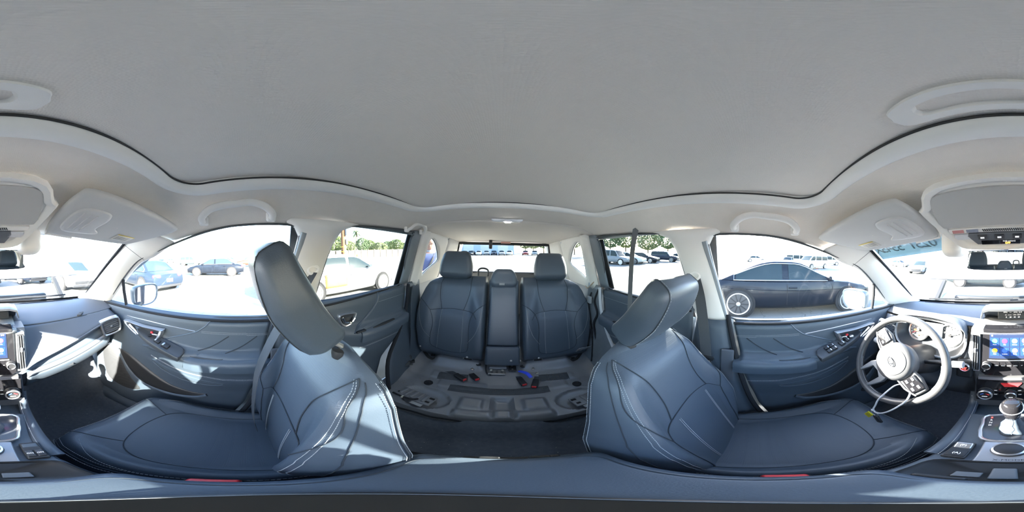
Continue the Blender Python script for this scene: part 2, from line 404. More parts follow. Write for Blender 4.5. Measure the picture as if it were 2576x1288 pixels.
# ---- A pillars
for k, (s, side) in enumerate(((1, "passenger's"), (-1, "driver's"))):
    W = cr([(.535, .41, .105), (.565, .475, .068), (.578, .525, .03), (.60, .68, -.085), (.622, .83, -.195), (.628, .92, -.262), (.60, .965, -.288)], 6)
    D = cr([(.605, .27, .048), (.63, .375, -.006), (.645, .47, -.04), (.675, .585, -.125), (.70, .70, -.23), (.722, .80, -.318), (.70, .83, -.335)], 6)
    rows = []
    for a, b in zip(W, D):
        row = []
        for j in range(9):
            t = j/8; p = a.lerp(b, t); bul = math.sin(PI*t)*.016; p = p+V((-1, -.5, .1)).normalized()*bul; row.append(V((s*p.x, p.y, p.z)))
        row.insert(0, V((s*(a.x+.012), a.y+.02, a.z+.008))); row.append(V((s*(b.x+.02), b.y+.006, b.z)))
        rows.append(row)
    o = struct(MB().sheet(rows).build('trim_%d' % (2+k), TRIML, smooth=60, solid=.004), 'pale A-pillar trim beside the windscreen, %s side' % side, 'pillar trim')
    # seam with the headliner
    MB().tube([rows[10][j] + V((-s*.0015, -.001, 0)) for j in range(1, 10)], .0016, 6).build('seam', mat('trim gap', (.2, .2, .21), .9), o)

# ---- B pillars: light upper trim, dark lower trim, belt slot
for k, (s, side) in enumerate(((1, "passenger's"), (-1, "driver's"))):
    rows = []
    for i in range(15):
        z = lerp(.118, -.305, i/14); ya = interp([(-.305, -.118), (-.13, -.155), (-.01, -.18), (.075, -.196), (.098, -.16), (.12, -.12)], z); yb = interp([(-.305, -.285), (-.15, -.308), (-.04, -.328), (.04, -.35), (.092, -.385), (.12, -.47)], z)
        row = []
        for j in range(9):
            t = j/8; row.append(side_pt(s, lerp(ya, yb, t), z, .006+.020*math.sin(PI*min(1, max(0, t)))**.6))
        rows.append(row)
    o = struct(MB().sheet(rows).build('trim_%d' % (4+k), TRIML, smooth=60, solid=.003), 'pale B-pillar trim behind the front door, %s side' % side, 'pillar trim')
    g = MB(); g.tube(cr([side_pt(s, -.135, -.3, .008), side_pt(s, -.17, -.12, .010), side_pt(s, -.198, .0, .012), side_pt(s, -.212, .07, .016)], 6), .012, 8, flat=.7); g.build('door_seal', mat('grey door seal', (.30, .34, .37), .6), o)
    rows = []
    for i in range(17):
        z = lerp(-.285, -1.0, i/16); ya = interp([(-1.0, .09), (-.82, .015), (-.57, -.045), (-.45, -.072), (-.28, -.106)], z)-.012; yb = interp([(-1.0, -.36), (-.6, -.31), (-.28, -.285)], z)
        xi = interp([(-1.0, .61), (-.8, .635), (-.6, .655), (-.4, .675), (-.28, .695)], z)
        rows.append([V((s*(xi-.02*math.sin(PI*t)**.5+.03*(1 if t in (0, 1) else 0)), lerp(ya, yb, t), z)) for t in [j/8 for j in range(9)]])
    o = struct(MB().sheet(rows).build('trim_%d' % (6+k), DOORP, smooth=60, solid=.004), 'dark lower B-pillar cover behind the front door, %s side' % side, 'pillar trim')
    MB().rbox((s*.641, -.115, -.52), (.012, .055, .2), .008).build('grip_recess', mat('recess plastic', (.09, .1, .118), .5), o)
    MB().tube(cr([(s*.70, -.125, -.262), (s*.676, -.112, -.32), (s*.655, -.082, -.45), (s*.632, -.052, -.58), (s*.62, .005, -.8), (s*.60, .09, -1.0)], 5), .011, 8).build('door_seal', RUBBER, o)

# ---- C/D pillar and cargo side panels with the small window cut out
def holed(hole, outer, rad, fn):
    rows = []
    for k in range(rad+1): rows.append([fn(lerp(h[0], o[0], k/rad), lerp(h[1], o[1], k/rad)) for h, o in zip(hole, outer)])
    return rows
qh = [(p.x, p.y) for p in cr([(y, z, 0) for y, z in QUART_WIN], 4, True)]
def box_ray(p, c, lim):
    dx, dy = p[0]-c[0], p[1]-c[1]; t = 1e9
    if dx > 0: t = min(t, (lim[1]-c[0])/dx)
    if dx < 0: t = min(t, (lim[0]-c[0])/dx)
    if dy > 0: t = min(t, (lim[3]-c[1])/dy)
    if dy < 0: t = min(t, (lim[2]-c[1])/dy)
    return (c[0]+dx*t, c[1]+dy*t)
LIM = (-1.62, -1.035, -.30, .150)
qo = [box_ray(p, (-1.30, -.04), LIM) for p in qh]
for k, (s, side) in enumerate(((1, "passenger's"), (-1, "driver's"))):
    def fn(y, z): return side_pt(s, y, z, .012)
    g = MB().sheet(holed(qh, qo, 5, lambda y, z: side_pt(s, y, z, .02)), closed=True)
    g.sheet([[side_pt(s, y, z, d) for y, z in qh] for d in (-.004, .02)], closed=True)
    for cy, cz in ((LIM[0], LIM[2]), (LIM[0], LIM[3]), (LIM[1], LIM[2]), (LIM[1], LIM[3])): pass
    rows = [[side_pt(s, y, z, .02+.02*sm(-1.62, -2.1, y)) if y > -2.0 else side_pt(s, y, z, .05) for z in [lerp(-.30, .15, j/6) for j in range(7)]] for y in [lerp(-1.6, -2.14, i/6) for i in range(7)]]
    g.sheet(rows)
    struct(g.build('trim_%d' % (8+k), TRIML, smooth=50, solid=.004), 'pale panel round the small cargo window, %s side' % side, 'pillar trim')
    rows = []
    for i in range(11):
        z = lerp(.15, -.27, i/10); y0 = interp([(-.27, -1.045), (-.1, -1.03), (.15, -1.02)], z); rows.append([side_pt(s, lerp(y0, y0-.125, j/6), z, .012+.03*math.sin(PI*j/6)**.7) for j in range(7)])
    o = struct(MB().sheet(rows).build('trim_%d' % (10+k), TRIML, smooth=60, solid=.004), 'pale C-pillar strip beside the rear seat, %s side' % side, 'pillar trim')
    rows = []
    for i in range(11):
        z = lerp(.14, -.235, i/10); rows.append([side_pt(s, lerp(-.922, -1.035, j/6), z, .004+.014*math.sin(PI*j/6)**.7) for j in range(7)])
    struct(MB().sheet(rows).build('trim_%d' % (12+k), mat('grey door frame', (.19, .225, .26), .5), smooth=60, solid=.004), 'grey rear door frame edge ahead of the C pillar, %s side' % side, 'door frame')

# ---- tailgate, rear glass, cargo sides and floor
def rg(u, v): return V((u*lerp(.555, .665, v), lerp(-2.03, -2.17, v)+.05*u*u, lerp(.112, -.268, v)))
rear = struct(MB().sheet([[rg(-1+2*i/16, j/8) for i in range(17)] for j in range(9)]).build('window_8', PRIVACY, smooth=180, solid=.004), 'rear tailgate window behind the back seat', 'rear window')
per = [rg(-1+2*i/16, 0) for i in range(17)]+[rg(1, j/8) for j in range(1, 9)]+[rg(1-2*i/16, 1) for i in range(1, 17)]+[rg(-1, 1-j/8) for j in range(1, 8)]
MB().tube([p+V((0, .012, 0)) for p in per], .018, 8, closed=True).build('frame', BLACKP, rear)
g = MB().sheet([[V((x*lerp(1, .97, t), lerp(-2.14, -2.2, t)+.03*(x/.66)**2, lerp(-.262, -.95, t))) for x in [-.68+1.36*i/12 for i in range(13)]] for t in [j/5 for j in range(6)]])
struct(g.build('door_5', mat('grey tailgate trim', (.16, .165, .17), .6), smooth=60, solid=.01), 'dark grey lower tailgate trim under the rear window', 'tailgate')
for k, s in enumerate((1, -1)):
    g = MB().sheet([[V((s*lerp(.70, .62, t), y, lerp(-.26, -.92, t))) for t in [j/5 for j in range(6)]] for y in [lerp(-1.0, -2.16, i/8) for i in range(9)]])
    struct(g.build('trim_%d' % (14+k), mat('mid grey cargo trim', (.34, .345, .35), .6), solid=.008), 'grey cargo side trim behind the rear seat, %s side' % ("passenger's" if s > 0 else "driver's"), 'cargo trim')

# ---- carpet floor
def floor_z(x, y):
    z = -1.115+.05*sm(.5, .62, abs(x))
    z += .42*sm(.72, 1.08, y)                                  # toe board
    z += lerp(.05, .16, sm(-.30, -.2, y))*(1-sm(.11, .22, abs(x)))     # tunnel
    z += .10*sm(-.44, -.57, y)
    return z
rows = [[(x, y, floor_z(x, y)) for x in [-.68+1.36*j/60 for j in range(61)]] for y in [lerp(1.08, -.585, i/50) for i in range(51)]]
struct(MB().sheet(rows).build('floor', CARPET, smooth=60, solid=.008), 'black carpeted floor of the cabin', 'carpet')
# sills
for k, s in enumerate((1, -1)):
    g = MB().sheet([[V((s*(.60+.10*math.sin(PI/2*t)), y, -1.07+.09*math.sin(PI*t*.55))) for t in [j/5 for j in range(6)]] for y in [lerp(.95, -.62, i/10) for i in range(11)]])
    struct(g.build('baseboard_%s' % ('right' if s > 0 else 'left'), DOORP, solid=.006), 'dark plastic door sill strip, %s side' % ("passenger's" if s > 0 else "driver's"), 'door sill')

# ---- outer bodywork (casts the car's own shadow on the lot)
PAINT = mat('silver blue car paint', (.36, .42, .47), .3, metal=.35, coat=.5)
body = struct(thing('car_body', (0, -.4, -1.3)), 'silver blue outer bodywork of the car one sits in', 'car body')
rows = [[(xg(interp(ZT, y))*1.02*(-1+2*j/16), y, zroof(xg(interp(ZT, y))*(-1+2*j/16)*.99, y)+.05-.03*sm(.8, 1, abs(-1+2*j/16))) for j in range(17)] for y in [lerp(.50, -2.12, i/20) for i in range(21)]]
MB().sheet(rows).build('roof_panel', PAINT, body, smooth=60, solid=.01)
for s in (1, -1):
    for nm, y0, y1 in (('front_door_skin', .84, -.21), ('rear_door_skin', -.22, -1.05), ('rear_quarter_panel', -1.06, -2.2), ('front_wing', 2.0, .85)):
        rows = [[V((s*interp([(-1.15, .80), (-.7, .855), (-.45, .84), (-.3, .765)], z), y, z)) for z in [lerp(-.305 if nm != 'front_wing' else -.42, -1.15, j/6) for j in range(7)]] for y in (y0, lerp(y0, y1, .33), lerp(y0, y1, .66), y1)]
        MB().sheet(rows).build(nm, PAINT, body, smooth=60, solid=.01)
    MB().sheet([[side_pt(s, y, z, -.02) for z in (.13, -.05, -.31)] for y in (-.31, -.17)]).build('pillar_cover', BLACKP, body, solid=.01)
    MB().sheet([[side_pt(s, y, z, -.02) for z in (.15, -.05, -.31)] for y in (-.90, -1.19)]).build('pillar_cover', BLACKP, body, solid=.01)
    MB().sheet([[side_pt(s, y, z, -.015) for z in (.15, .11)] for y in (.2, -.4, -1.2, -2.1)]).build('roof_rail', PAINT, body, solid=.012)
    MB().sheet([[side_pt(s, y, z, -.015) for z in (.15, -.1, -.3)] for y in (-1.52, -1.8, -2.15)]).build('rear_pillar_skin', PAINT, body, solid=.012)
    MB().sheet([[V((s*(a+.02), b+.015, c+.012)) for a, b, c in ((.59, .5, .07), (.62, .72, -.09), (.66, .98, -.29))], [V((s*(a+.02), b, c)) for a, b, c in ((.64, .36, .02), (.70, .64, -.14), (.75, .84, -.32))]]).build('pillar_skin', PAINT, body, solid=.01)
MB().sheet([[(x, y, -1.2) for x in (-.8, 0, .8)] for y in (2.0, 0, -2.2)]).build('underbody', BLACKP, body, solid=.01)
MB().sheet([[(x, 1.09, z) for x in (-.75, 0, .75)] for z in (-.36, -.7, -1.19)]).build('bulkhead', BLACKP, body, solid=.01)
MB().sheet([[(x, 1.06+.05*t-.09*(x/.7)**2, -.30-.05*t) for x in [-.72+1.44*i/12 for i in range(13)]] for t in (0, .5, 1, 2)]).build('cowl', BLACKP, body, solid=.008)
# raised bonnet, hinged just ahead of the cowl
def hood(u, v): return V((u*lerp(.80, .66, v), 1.34+.80*v-.03*u*u, -.165+.60*v))
MB().sheet([[hood(-1+2*i/16, j/8) for i in range(17)] for j in range(9)]).build('raised_bonnet', mat('bonnet paint', (.62, .64, .70), .35, metal=.1), body, smooth=180, solid=.02)
for u in (-.72, .72): MB().box(hood(u, .02)+V((0, -.09, -.10)), (.03, .22, .03), Matrix.Rotation(.7, 3, 'X')).build('bonnet_hinge', BLACKP, body)
MB().box((0, 2.05, -.72), (1.5, .1, .5)).build('radiator_panel', BLACKP, body, bev=.03)
MB().box((.1, 1.5, -.66), (.6, .45, .3)).build('engine_cover', BLACKP, body, bev=.04)
# wiper blades parked on the cowl
for x0, x1 in ((-.55, .02), (.0, .52)):
    MB().tube([ws_n(x0/.66, .985, .012), ws_n((x0+x1)/2/.66, .955, .016), ws_n(x1/.66, .94, .012)], .006, 6).build('wiper_blade', RUBBER, body)
# ================================================================ doors
HANDLE_D = mat('dark handle cup', (.03, .033, .038), .5)
INSERT = mat('stitched door leather', (.066, .088, .115), .45, bump=.12, scale=420)
def front_x(y, z):
    x = interp([(-1.02, .655), (-.8, .668), (-.6, .676), (-.45, .682), (-.35, .690), (-.318, .690), (-.300, .700), (-.288, .722)], z)
    zc = interp([(-.12, -.478), (.2, -.488), (.3, -.475), (.42, -.435), (.52, -.40), (.62, -.37)], y); A = interp([(-.13, .066), (.3, .070), (.42, .058), (.55, .022), (.66, 0)], y)
    d = z-zc
    b = 1-sm(.0, .035, d) if d > 0 else 1-.55*sm(0, -.13, d)-.45*sm(-.12, -.27, d)
    x -= A*b
    x -= .012*sm(-.60, -.75, z)*sm(.02, .2, y)*(1-sm(.60, .72, y))       # bulging door bin
    return x
def rear_x(y, z):
    x = interp([(-1.0, .66), (-.6, .672), (-.45, .678), (-.3, .686), (-.27, .688), (-.25, .70), (-.235, .712)], z)
    zc = interp([(-1.0, -.44), (-.7, -.455), (-.5, -.44), (-.36, -.40)], y); A = interp([(-1.02, .05), (-.55, .055), (-.4, .02), (-.3, 0)], y); d = z-zc
    return x-A*(1-sm(.0, .04, d) if d > 0 else 1-.5*sm(0, -.12, d)-.5*sm(-.12, -.26, d))
dn = 0; DOORS = []
for s, side in ((1, "passenger's"), (-1, "driver's")):
    # ---------------- front door
    dn += 1
    def dp(y, z, off=0): return V((s*(front_x(y, z)-off), y, z))
    T = thing('door_%d' % dn, (s*.68, .3, -1.0)); struct(T, 'dark front door inside with armrest and window switches, %s side' % side, 'door')
    DOORS.append((s, T))
    yr = lambda z: interp([(-1.02, .10), (-.82, .02), (-.57, -.04), (-.45, -.066), (-.285, -.102)], z)
    rows = []
    for i in range(57):
        z = lerp(-.287, -1.02, i/56); rows.append([dp(lerp(.86, yr(z), j/48), z) for j in range(49)])
    MB().sheet(rows).build('panel', DOORP, T, smooth=60, solid=.006)
    MB().tube(cr([dp(y, -.3+.0, .004) for y in (.80, .6, .3, .1, -.1)], 4), .007, 8).build('window_sweep', RUBBER, T)
    yf = lambda z: interp([(-.478, .47), (-.44, .39), (-.41, .33), (-.36, .21), (-.33, .175), (-.30, .15)], z)
    rows = [[dp(lerp(yf(z), yr(z)+.004, j/26), z, .004) for j in range(27)] for z in [lerp(-.306, -.472, i/16) for i in range(17)]]
    ins = MB().sheet(rows).build('leather_insert', INSERT, T, smooth=60, solid=.004)
    MB().tube([dp(yf(z), z, .005) for z in [lerp(-.304, -.474, i/20) for i in range(21)]], .004, 6).build('edge_roll', INSERT, ins)
    g = MB()
    for dz in (0, .007): g.stitch([dp(y, -.362-.004*(y < 0)+dz, .0075) for y in [lerp(.19, -.085, i/30) for i in range(31)]], .006, .004, .0009)
    g.build('stitching', THREAD, ins)
    for a, b in (((.075, -.372), (.205, -.458)), ((-.04, -.372), (.09, -.458))):
        MB().tube(cr([dp(a[0], a[1], .006), dp(lerp(a[0], b[0], .55), lerp(a[1], b[1], .6)-.006, .0065), dp(b[0], b[1], .008)], 8), .0028, 6).build('quilt_seam', SEAMC, ins)
    # padded armrest cap with a pull cup
    g = MB(); N = 40
    rings = []
    for i in range(N+1):
        y = lerp(.25, -.088, i/N); zc = interp([(-.12, -.478), (.2, -.488), (.3, -.475)], y); xo = front_x(y, zc)
        e = min(1, min(i, N-i)/5+.15)
        rings.append([V((s*(xo-.006*e), y, zc-.055)), V((s*(xo-.012*e), y, zc-.02)), V((s*(xo-.010*e), y, zc+.002)), V((s*(xo+.004), y, zc+.012*e)), V((s*(xo+.025), y, zc+.016*e)), V((s*(xo+.055), y, zc+.012)), V((s*(xo+.055), y, zc-.05))])
    arm = MB().loft(rings).build('armrest', INSERT, T, smooth=70)
    cup = MB()
    cyz = cr([(.238, 0, 0), (.22, .016, 0), (.15, .017, 0), (.10, .016, 0), (.088, 0, 0), (.10, -.010, 0), (.16, -.012, 0), (.225, -.010, 0)], 4, True)
    def cpt(p, k, dz):
        zc = -.487; xo = front_x(.16, zc); return V((s*(xo+.026+p.y*k*s*s), .163+(p.x-.163)*k, zc+.0145+dz))
    cup.sheet([[cpt(p, 1.0, .002) for p in cyz], [cpt(p, .92, .004) for p in cyz], [cpt(p, .86, -.001) for p in cyz], [cpt(p, .8, -.0008) for p in cyz], [cpt(p, .01, -.0006) for p in cyz]], closed=True)
    cup.build('pull_cup', BLACKP, arm, smooth=50)
    g = MB()
    for dz in (0, -.006): g.stitch([dp(y, interp([(-.1, -.612), (.1, -.612), (.25, -.585), (.42, -.525)], y)+dz, .004) for y in [lerp(.42, -.05, i/40) for i in range(41)]], .006, .004, .0009)
    g.build('stitching', THREAD, T)
    # switch panel sloping up along the front of the armrest
    A = V((s*(front_x(.27, -.474)+.012), .262, -.468)); B = V((s*(front_x(.46, -.41)+.006), .50, -.402))
    F = frame((A+B)/2, B-A, V((s*1, 0, .25))); F2 = F.to_3x3(); nz = F2.col[2] if F2.col[2].z > 0 else -F2.col[2]
    F = Matrix((F2.col[0], F2.col[1], nz)).transposed().to_4x4(); F.translation = (A+B)/2+nz*.010
    Lh = (B-A).length/2
    g = MB(); pl = cr([(-Lh, -.026, 0), (-Lh*.9, -.034, 0), (0, -.031, 0), (Lh*.7, -.020, 0), (Lh, -.004, 0), (Lh*.93, .012, 0), (Lh*.5, .024, 0), (-Lh*.5, .030, 0), (-Lh*.96, .022, 0)], 4, True)
    g.sheet([[F @ V((p.x*1.04, p.y*1.12, -.02)) for p in pl], [F @ V((p.x*1.03, p.y*1.08, .002)) for p in pl], [F @ V((p.x, p.y, .005)) for p in pl], [F @ V((p.x*.96, p.y*.9, .0045)) for p in pl], [F @ V((p.x*.01, 0, .004)) for p in pl]], closed=True)
    sp = g.build('switch_panel', mat('switch surround', (.045, .05, .056), .35), T, smooth=45)
    if s > 0: sw = [(-.045, -.004, .036, .026), (.0, -.004, .03, .020)]
    else: sw = [(-.072, -.012, .024, .020), (-.046, -.010, .024, .022), (-.072, .012, .024, .018), (-.046, .012, .024, .018), (.0, -.004, .026, .030), (.034, -.002, .018, .024)]
    for k, (u, v_, a, b) in enumerate(sw):
        sb = MB().rbox(F @ V((u, v_, .008)), (a, b, .010), .003, F.to_3x3()).build('window_switch', BLACKP, sp)
        MB().rbox(F @ V((u+a*.30, v_, .0125)), (a*.22, b*.7, .004), .0012, F.to_3x3()).build('switch_tip', SILVER, sb)
    if s < 0: MB().lathe([(.0, 0), (.011, 0), (.011, .008), (.008, .010), (0, .010)], F @ V((.064, .0, .006)), nz, 20).build('mirror_knob', SILVER, sp)
    else: MB().lathe([(.0, 0), (.008, 0), (.008, .005), (0, .006)], F @ V((.05, .0, .006)), nz, 16).build('lock_button', BLACKP, sp)
    # inner door handle: chrome diamond bezel, dark cup, lever, lock tab
    hz = [(.590, -.362), (.47, -.368), (.380, -.366), (.366, -.372), (.385, -.418), (.40, -.432), (.47, -.436), (.53, -.415)]
    hc = (.47, -.398); hbx = .664
    def hp_(p, k, off): y, z = hc[0]+(p.x-hc[0])*k, hc[1]+(p.y-hc[1])*k; return V((s*(hbx-off), y, z))
    lp = cr([(y, z, 0) for y, z in hz], 3, True)
    hb = MB().sheet([[hp_(p, 1.06, -.012) for p in lp], [hp_(p, 1.05, .010) for p in lp], [hp_(p, 1.0, .016) for p in lp], [hp_(p, .88, .014) for p in lp], [hp_(p, .84, .004) for p in lp]], closed=True).build('handle_bezel', SILVER, T, smooth=50)
    MB().sheet([[hp_(p, .86, .005) for p in lp], [hp_(p, .7, -.002) for p in lp], [hp_(p, .01, -.003) for p in lp]], closed=True).build('handle_cup', HANDLE_D, hb, smooth=50)
    lv = cr([(.548, -.374, 0), (.525, -.388, 0), (.49, -.412, 0), (.45, -.424, 0), (.40, -.420, 0)], 4)
    MB().tube([V((s*(.646), p.x, p.y)) for p in lv], .008, 8, flat=.8).build('handle_lever', CHROME, hb)
    lk = MB().rbox((s*.650, .40, -.396), (.012, .030, .010), .003).build('lock_tab', CHROME, hb)
    MB().rbox((s*.648, .415, -.386), (.010, .012, .010), .002).build('lock_mark', RED, lk)
    # slim bright strip under the belt pad
    MB().tube(cr([dp(.60, -.345, .003), dp(.45, -.345, .003), dp(.32, -.352, .003), dp(.22, -.36, .003)], 6), .0026, 6).build('trim_strip', SILVER, T)
    # map pocket and door bin lips, speaker grille
    lf = cr([dp(.42, -.56, .003), dp(.33, -.59, .003), dp(.22, -.625, .003), (dp(.1, -.655, .003)), dp(.16, -.668, .004), dp(.26, -.655, .004), dp(.36, -.615, .004)], 5, True)
    MB().tube(lf, .004, 6, closed=True).build('map_pocket_lip', DOORP, T)
    c_ = sum(lf, V())/len(lf)
    MB().sheet([[p+V((s*-.0005, 0, 0)) for p in lf], [p.lerp(c_, .5)+V((s*-.001, 0, 0)) for p in lf], [c_+V((s*-.001, 0, 0)) for p in lf]], closed=True).build('map_pocket', mat('pocket gloss', (.05, .06, .07), .3), T, smooth=60)
    bl = cr([dp(.66, -.60, .004), dp(.58, -.70, .008), dp(.48, -.775, .012), (dp(.34, -.80, .014)), dp(.22, -.79, .012), dp(.17, -.765, .008)], 7)
    MB().tube(bl, .009, 8).build('bin_lip', DOORP, T)
    bt = cr([dp(.66, -.585, .001), dp(.56, -.60, .001), dp(.45, -.66, .001), dp(.34, -.725, .001), dp(.24, -.755, .001), dp(.17, -.76, .001)], 7)
    MB().sheet([[p.lerp(q, t)+V((-s*.001, 0, 0)) for p, q in zip(bl, bt)] for t in (0, .25, .5, .75, 1)]).build('door_bin', BLACKP, T, smooth=60, solid=.002)
    spk = cr([dp(.80, -.60, .004), dp(.72, -.60, .004), dp(.64, -.66, .004), dp(.56, -.78, .004), dp(.50, -.86, .004), dp(.62, -.90, .004), dp(.76, -.86, .004)], 4, True)
    c_ = sum(spk, V())/len(spk)
    MB().sheet([[p for p in spk], [p.lerp(c_, .06)+V((-s*.004, 0, 0)) for p in spk], [p.lerp(c_, .6)+V((-s*.005, 0, 0)) for p in spk], [c_+V((-s*.005, 0, 0)) for p in spk]], closed=True).build('speaker_grille', mat('speaker mesh', (.022, .024, .027), .8, bump=.6, scale=500, kind='dots'), T, smooth=50)
    # ---------------- rear door
    dn += 1
    def rp(y, z, off=0): return V((s*(rear_x(y, z)-off), y, z))
    T = thing('door_%d' % dn, (s*.68, -.65, -1.0)); struct(T, 'dark rear door inside with pull handle, %s side' % side, 'door')
    yr2 = lambda z: interp([(-1.0, -.62), (-.72, -.70), (-.55, -.86), (-.4, -.95), (-.235, -.99)], z)
    rows = [[rp(lerp(-.29, yr2(z), j/30), z) for j in range(31)] for z in [lerp(-.236, -1.0, i/40) for i in range(41)]]
    MB().sheet(rows).build('panel', DOORP, T, smooth=60, solid=.006)
    MB().tube(cr([rp(y, -.262+(-.29-y)*.035, .004) for y in (-.30, -.5, -.7, -.93)], 4), .006, 8).build('window_sweep', RUBBER, T)
    yf2 = lambda z: interp([(-.44, -.46), (-.40, -.55), (-.34, -.64), (-.30, -.68), (-.25, -.70)], z)
    rows = [[rp(lerp(yf2(z), yr2(z)+.01, j/16), z, .004) for j in range(17)] for z in [lerp(-.252, -.43, i/14) for i in range(15)]]
    ins = MB().sheet(rows).build('leather_insert', INSERT, T, smooth=60, solid=.004)
    MB().tube([rp(yf2(z), z, .005) for z in [lerp(-.25, -.43, i/16) for i in range(17)]], .004, 6).build('edge_roll', INSERT, ins)
    MB().stitch([rp(lerp(-.69, -.96, i/20), -.305, .0075) for i in range(21)], .006, .004, .0009).build('stitching', THREAD, ins)
    rings = []
    for i in range(21):
        y = lerp(-.52, -.93, i/20); zc = interp([(-1.0, -.44), (-.7, -.455), (-.5, -.44)], y); xo = rear_x(y, zc)
        rings.append([V((s*(xo-.006), y, zc-.06)), V((s*(xo-.012), y, zc-.02)), V((s*(xo-.008), y, zc+.006)), V((s*(xo+.02), y, zc+.014)), V((s*(xo+.05), y, zc+.012)), V((s*(xo+.05), y, zc-.05))])
    arm = MB().loft(rings).build('armrest', INSERT, T, smooth=70)
    MB().rbox((s*(rear_x(-.7, -.45)+.018), -.70, -.440), (.030, .19, .012), .005).build('pull_cup', BLACKP, arm)
    hz = [(-.415, -.318), (-.50, -.322), (-.515, -.335), (-.49, -.375), (-.45, -.388), (-.42, -.36)]; hc = (-.465, -.348); hbx = .678; lp = cr([(y, z, 0) for y, z in hz], 3, True)
    hb = MB().sheet([[hp_(p, 1.06, -.012) for p in lp], [hp_(p, 1.05, .010) for p in lp], [hp_(p, 1.0, .016) for p in lp], [hp_(p, .86, .014) for p in lp], [hp_(p, .82, .004) for p in lp]], closed=True).build('handle_bezel', SILVER, T, smooth=50)
    MB().sheet([[hp_(p, .85, .005) for p in lp], [hp_(p, .01, -.001) for p in lp]], closed=True).build('handle_cup', HANDLE_D, hb, smooth=50)
    MB().tube([V((s*.660, y, z)) for y, z in ((-.425, -.33), (-.44, -.36), (-.48, -.372), (-.50, -.35))], .007, 8).build('handle_lever', CHROME, hb)
    MB().rbox((s*(rear_x(-.5, -.43)-.002), -.52, -.428), (.03, .06, .008), .003).build('window_switch', BLACKP, T)
    g = MB()
    for dz in (0, -.006): g.stitch([rp(lerp(-.52, -.88, i/30), interp([(-.9, -.56), (-.52, -.54)], lerp(-.52, -.88, i/30))+dz, .004) for i in range(31)], .006, .004, .0009)
    g.build('stitching', THREAD, T)
    # wheel-arch body trim behind the rear door
    rows = [[V((s*interp([(-.95, .56), (-.6, .655), (-.24, .675)], z), lerp(yr2(z)-.004, -1.17, j/8), z)) for j in range(9)] for z in [lerp(-.23, -.95, i/16) for i in range(17)]]
    if s > 0: struct(MB().sheet(rows).build('trim_16', DOORP, smooth=60, solid=.006), 'dark wheel-arch trim between rear door and back seat', 'body trim')
    else: struct(MB().sheet(rows).build('trim_17', mat('bare body steel', (.20, .225, .25), .4, metal=.3, var=.3, vscale=9), smooth=60, solid=.006), 'bare grey body metal where the wheel-arch trim is missing', 'body panel')
    MB().tube(cr([V((s*interp([(-.95, .55), (-.6, .645), (-.24, .665)], z), yr2(z)-.006, z)) for z in (-.24, -.4, -.55, -.72, -.95)], 5), .012, 8).build('door_seal', RUBBER if s > 0 else mat('pale seal', (.5, .52, .54), .5), T)

# ---- exterior door mirrors
for s, T in DOORS:
    c = V((s*.945, .655, -.283)); ny = V((-s*.42, -1, .02)).normalized(); F = frame(c, V((0, 0, 1)).cross(ny), (0, 0, 1)); R = F.to_3x3()
    lp = cr([(-.085, -.058, 0), (-.098, 0, 0), (-.088, .062, 0), (0, .078, 0), (.085, .07, 0), (.102, .03, 0), (.094, -.035, 0), (.05, -.072, 0), (-.03, -.077, 0)], 4, True)
    q = (R @ V((0, 0, 1))); sg = 1 if q.dot(ny) > 0 else -1
    def mp(p, k, d): return F @ V((p.x*k*(s), p.y*k, d*sg))
    wm = MB().sheet([[mp(p, .84, .0) for p in lp], [mp(p, .96, .008) for p in lp], [mp(p, 1.0, -.004) for p in lp], [mp(p, .98, -.04) for p in lp], [mp(p, .8, -.085) for p in lp], [mp(p, .4, -.11) for p in lp], [mp(p, .01, -.112) for p in lp]], closed=True).build('wing_mirror', mat('mirror housing paint', (.07, .095, .115), .4, coat=.1), T, smooth=60, label='blue-grey wing mirror outside the glass')
    MB().sheet([[mp(p, .85, .001) for p in lp], [mp(p, .01, .001) for p in lp]], closed=True).build('mirror_glass', MIRROR, wm, smooth=0)
    MB().tube(cr([c+V((-s*.03, .04, -.06)), V((s*.86, .68, -.36)), V((s*.79, .68, -.37))], 5), [.03]*5+[.028]*5+[.028], 10).build('mirror_stalk', BLACKP, wm)
# ================================================================ dashboard
DT = thing('dashboard', (0, .85, -.9), 'charcoal dashboard with gloss black touchscreen stack, dials and silver vents', 'dashboard')
# cross-sections (y, z) from the windscreen down to the knee panel, at stations across the car
def dash_prof(x):
    ax = abs(x); pull = .06*sm(.35, .66, ax)
    up = [(1.07-.09*(x/.66)**2, -.300), (.98-.06*(x/.66)**2, -.288), (.90-.05*(x/.66)**2, -.288), (.80-.02*(ax/.66), -.302), (.72, -.325), (.665, -.36), (.635, -.405)]
    return up
def dash_top(x, y):
    pr = sorted((p[0], p[1]) for p in dash_prof(x)); return interp(pr, y)
# top pad right across
xs = [-.70+1.40*i/56 for i in range(57)]
g = MB().sheet([[V((x, p[0], p[1])) for x in xs] for p in [(0, 0)]*0] or [[V((x, *dash_prof(x)[k])) for x in xs] for k in range(5)])
g.build('top_pad', DASHP, DT, smooth=70, sub=1, solid=.006)
MB().tube([V((x, 1.0-.07*(x/.66)**2, -.286)) for x in xs[6:-6]], .003, 6).build('top_groove', SEAMC, DT)
for s in (1, -1):   # little demister vent at each end
    dv = MB().rbox((s*.485, .745, -.316), (.075, .022, .008), .004, Matrix.Rotation(s*.7, 3, 'Z')).build('demister_vent', BLACKP, DT)
    for k in range(5): MB().box(V((s*.485, .745, -.311))+Matrix.Rotation(s*.7, 3, 'Z') @ V((-.028+.014*k, 0, 0)), (.002, .018, .003), Matrix.Rotation(s*.7, 3, 'Z')).build('slat', DASHP, dv)
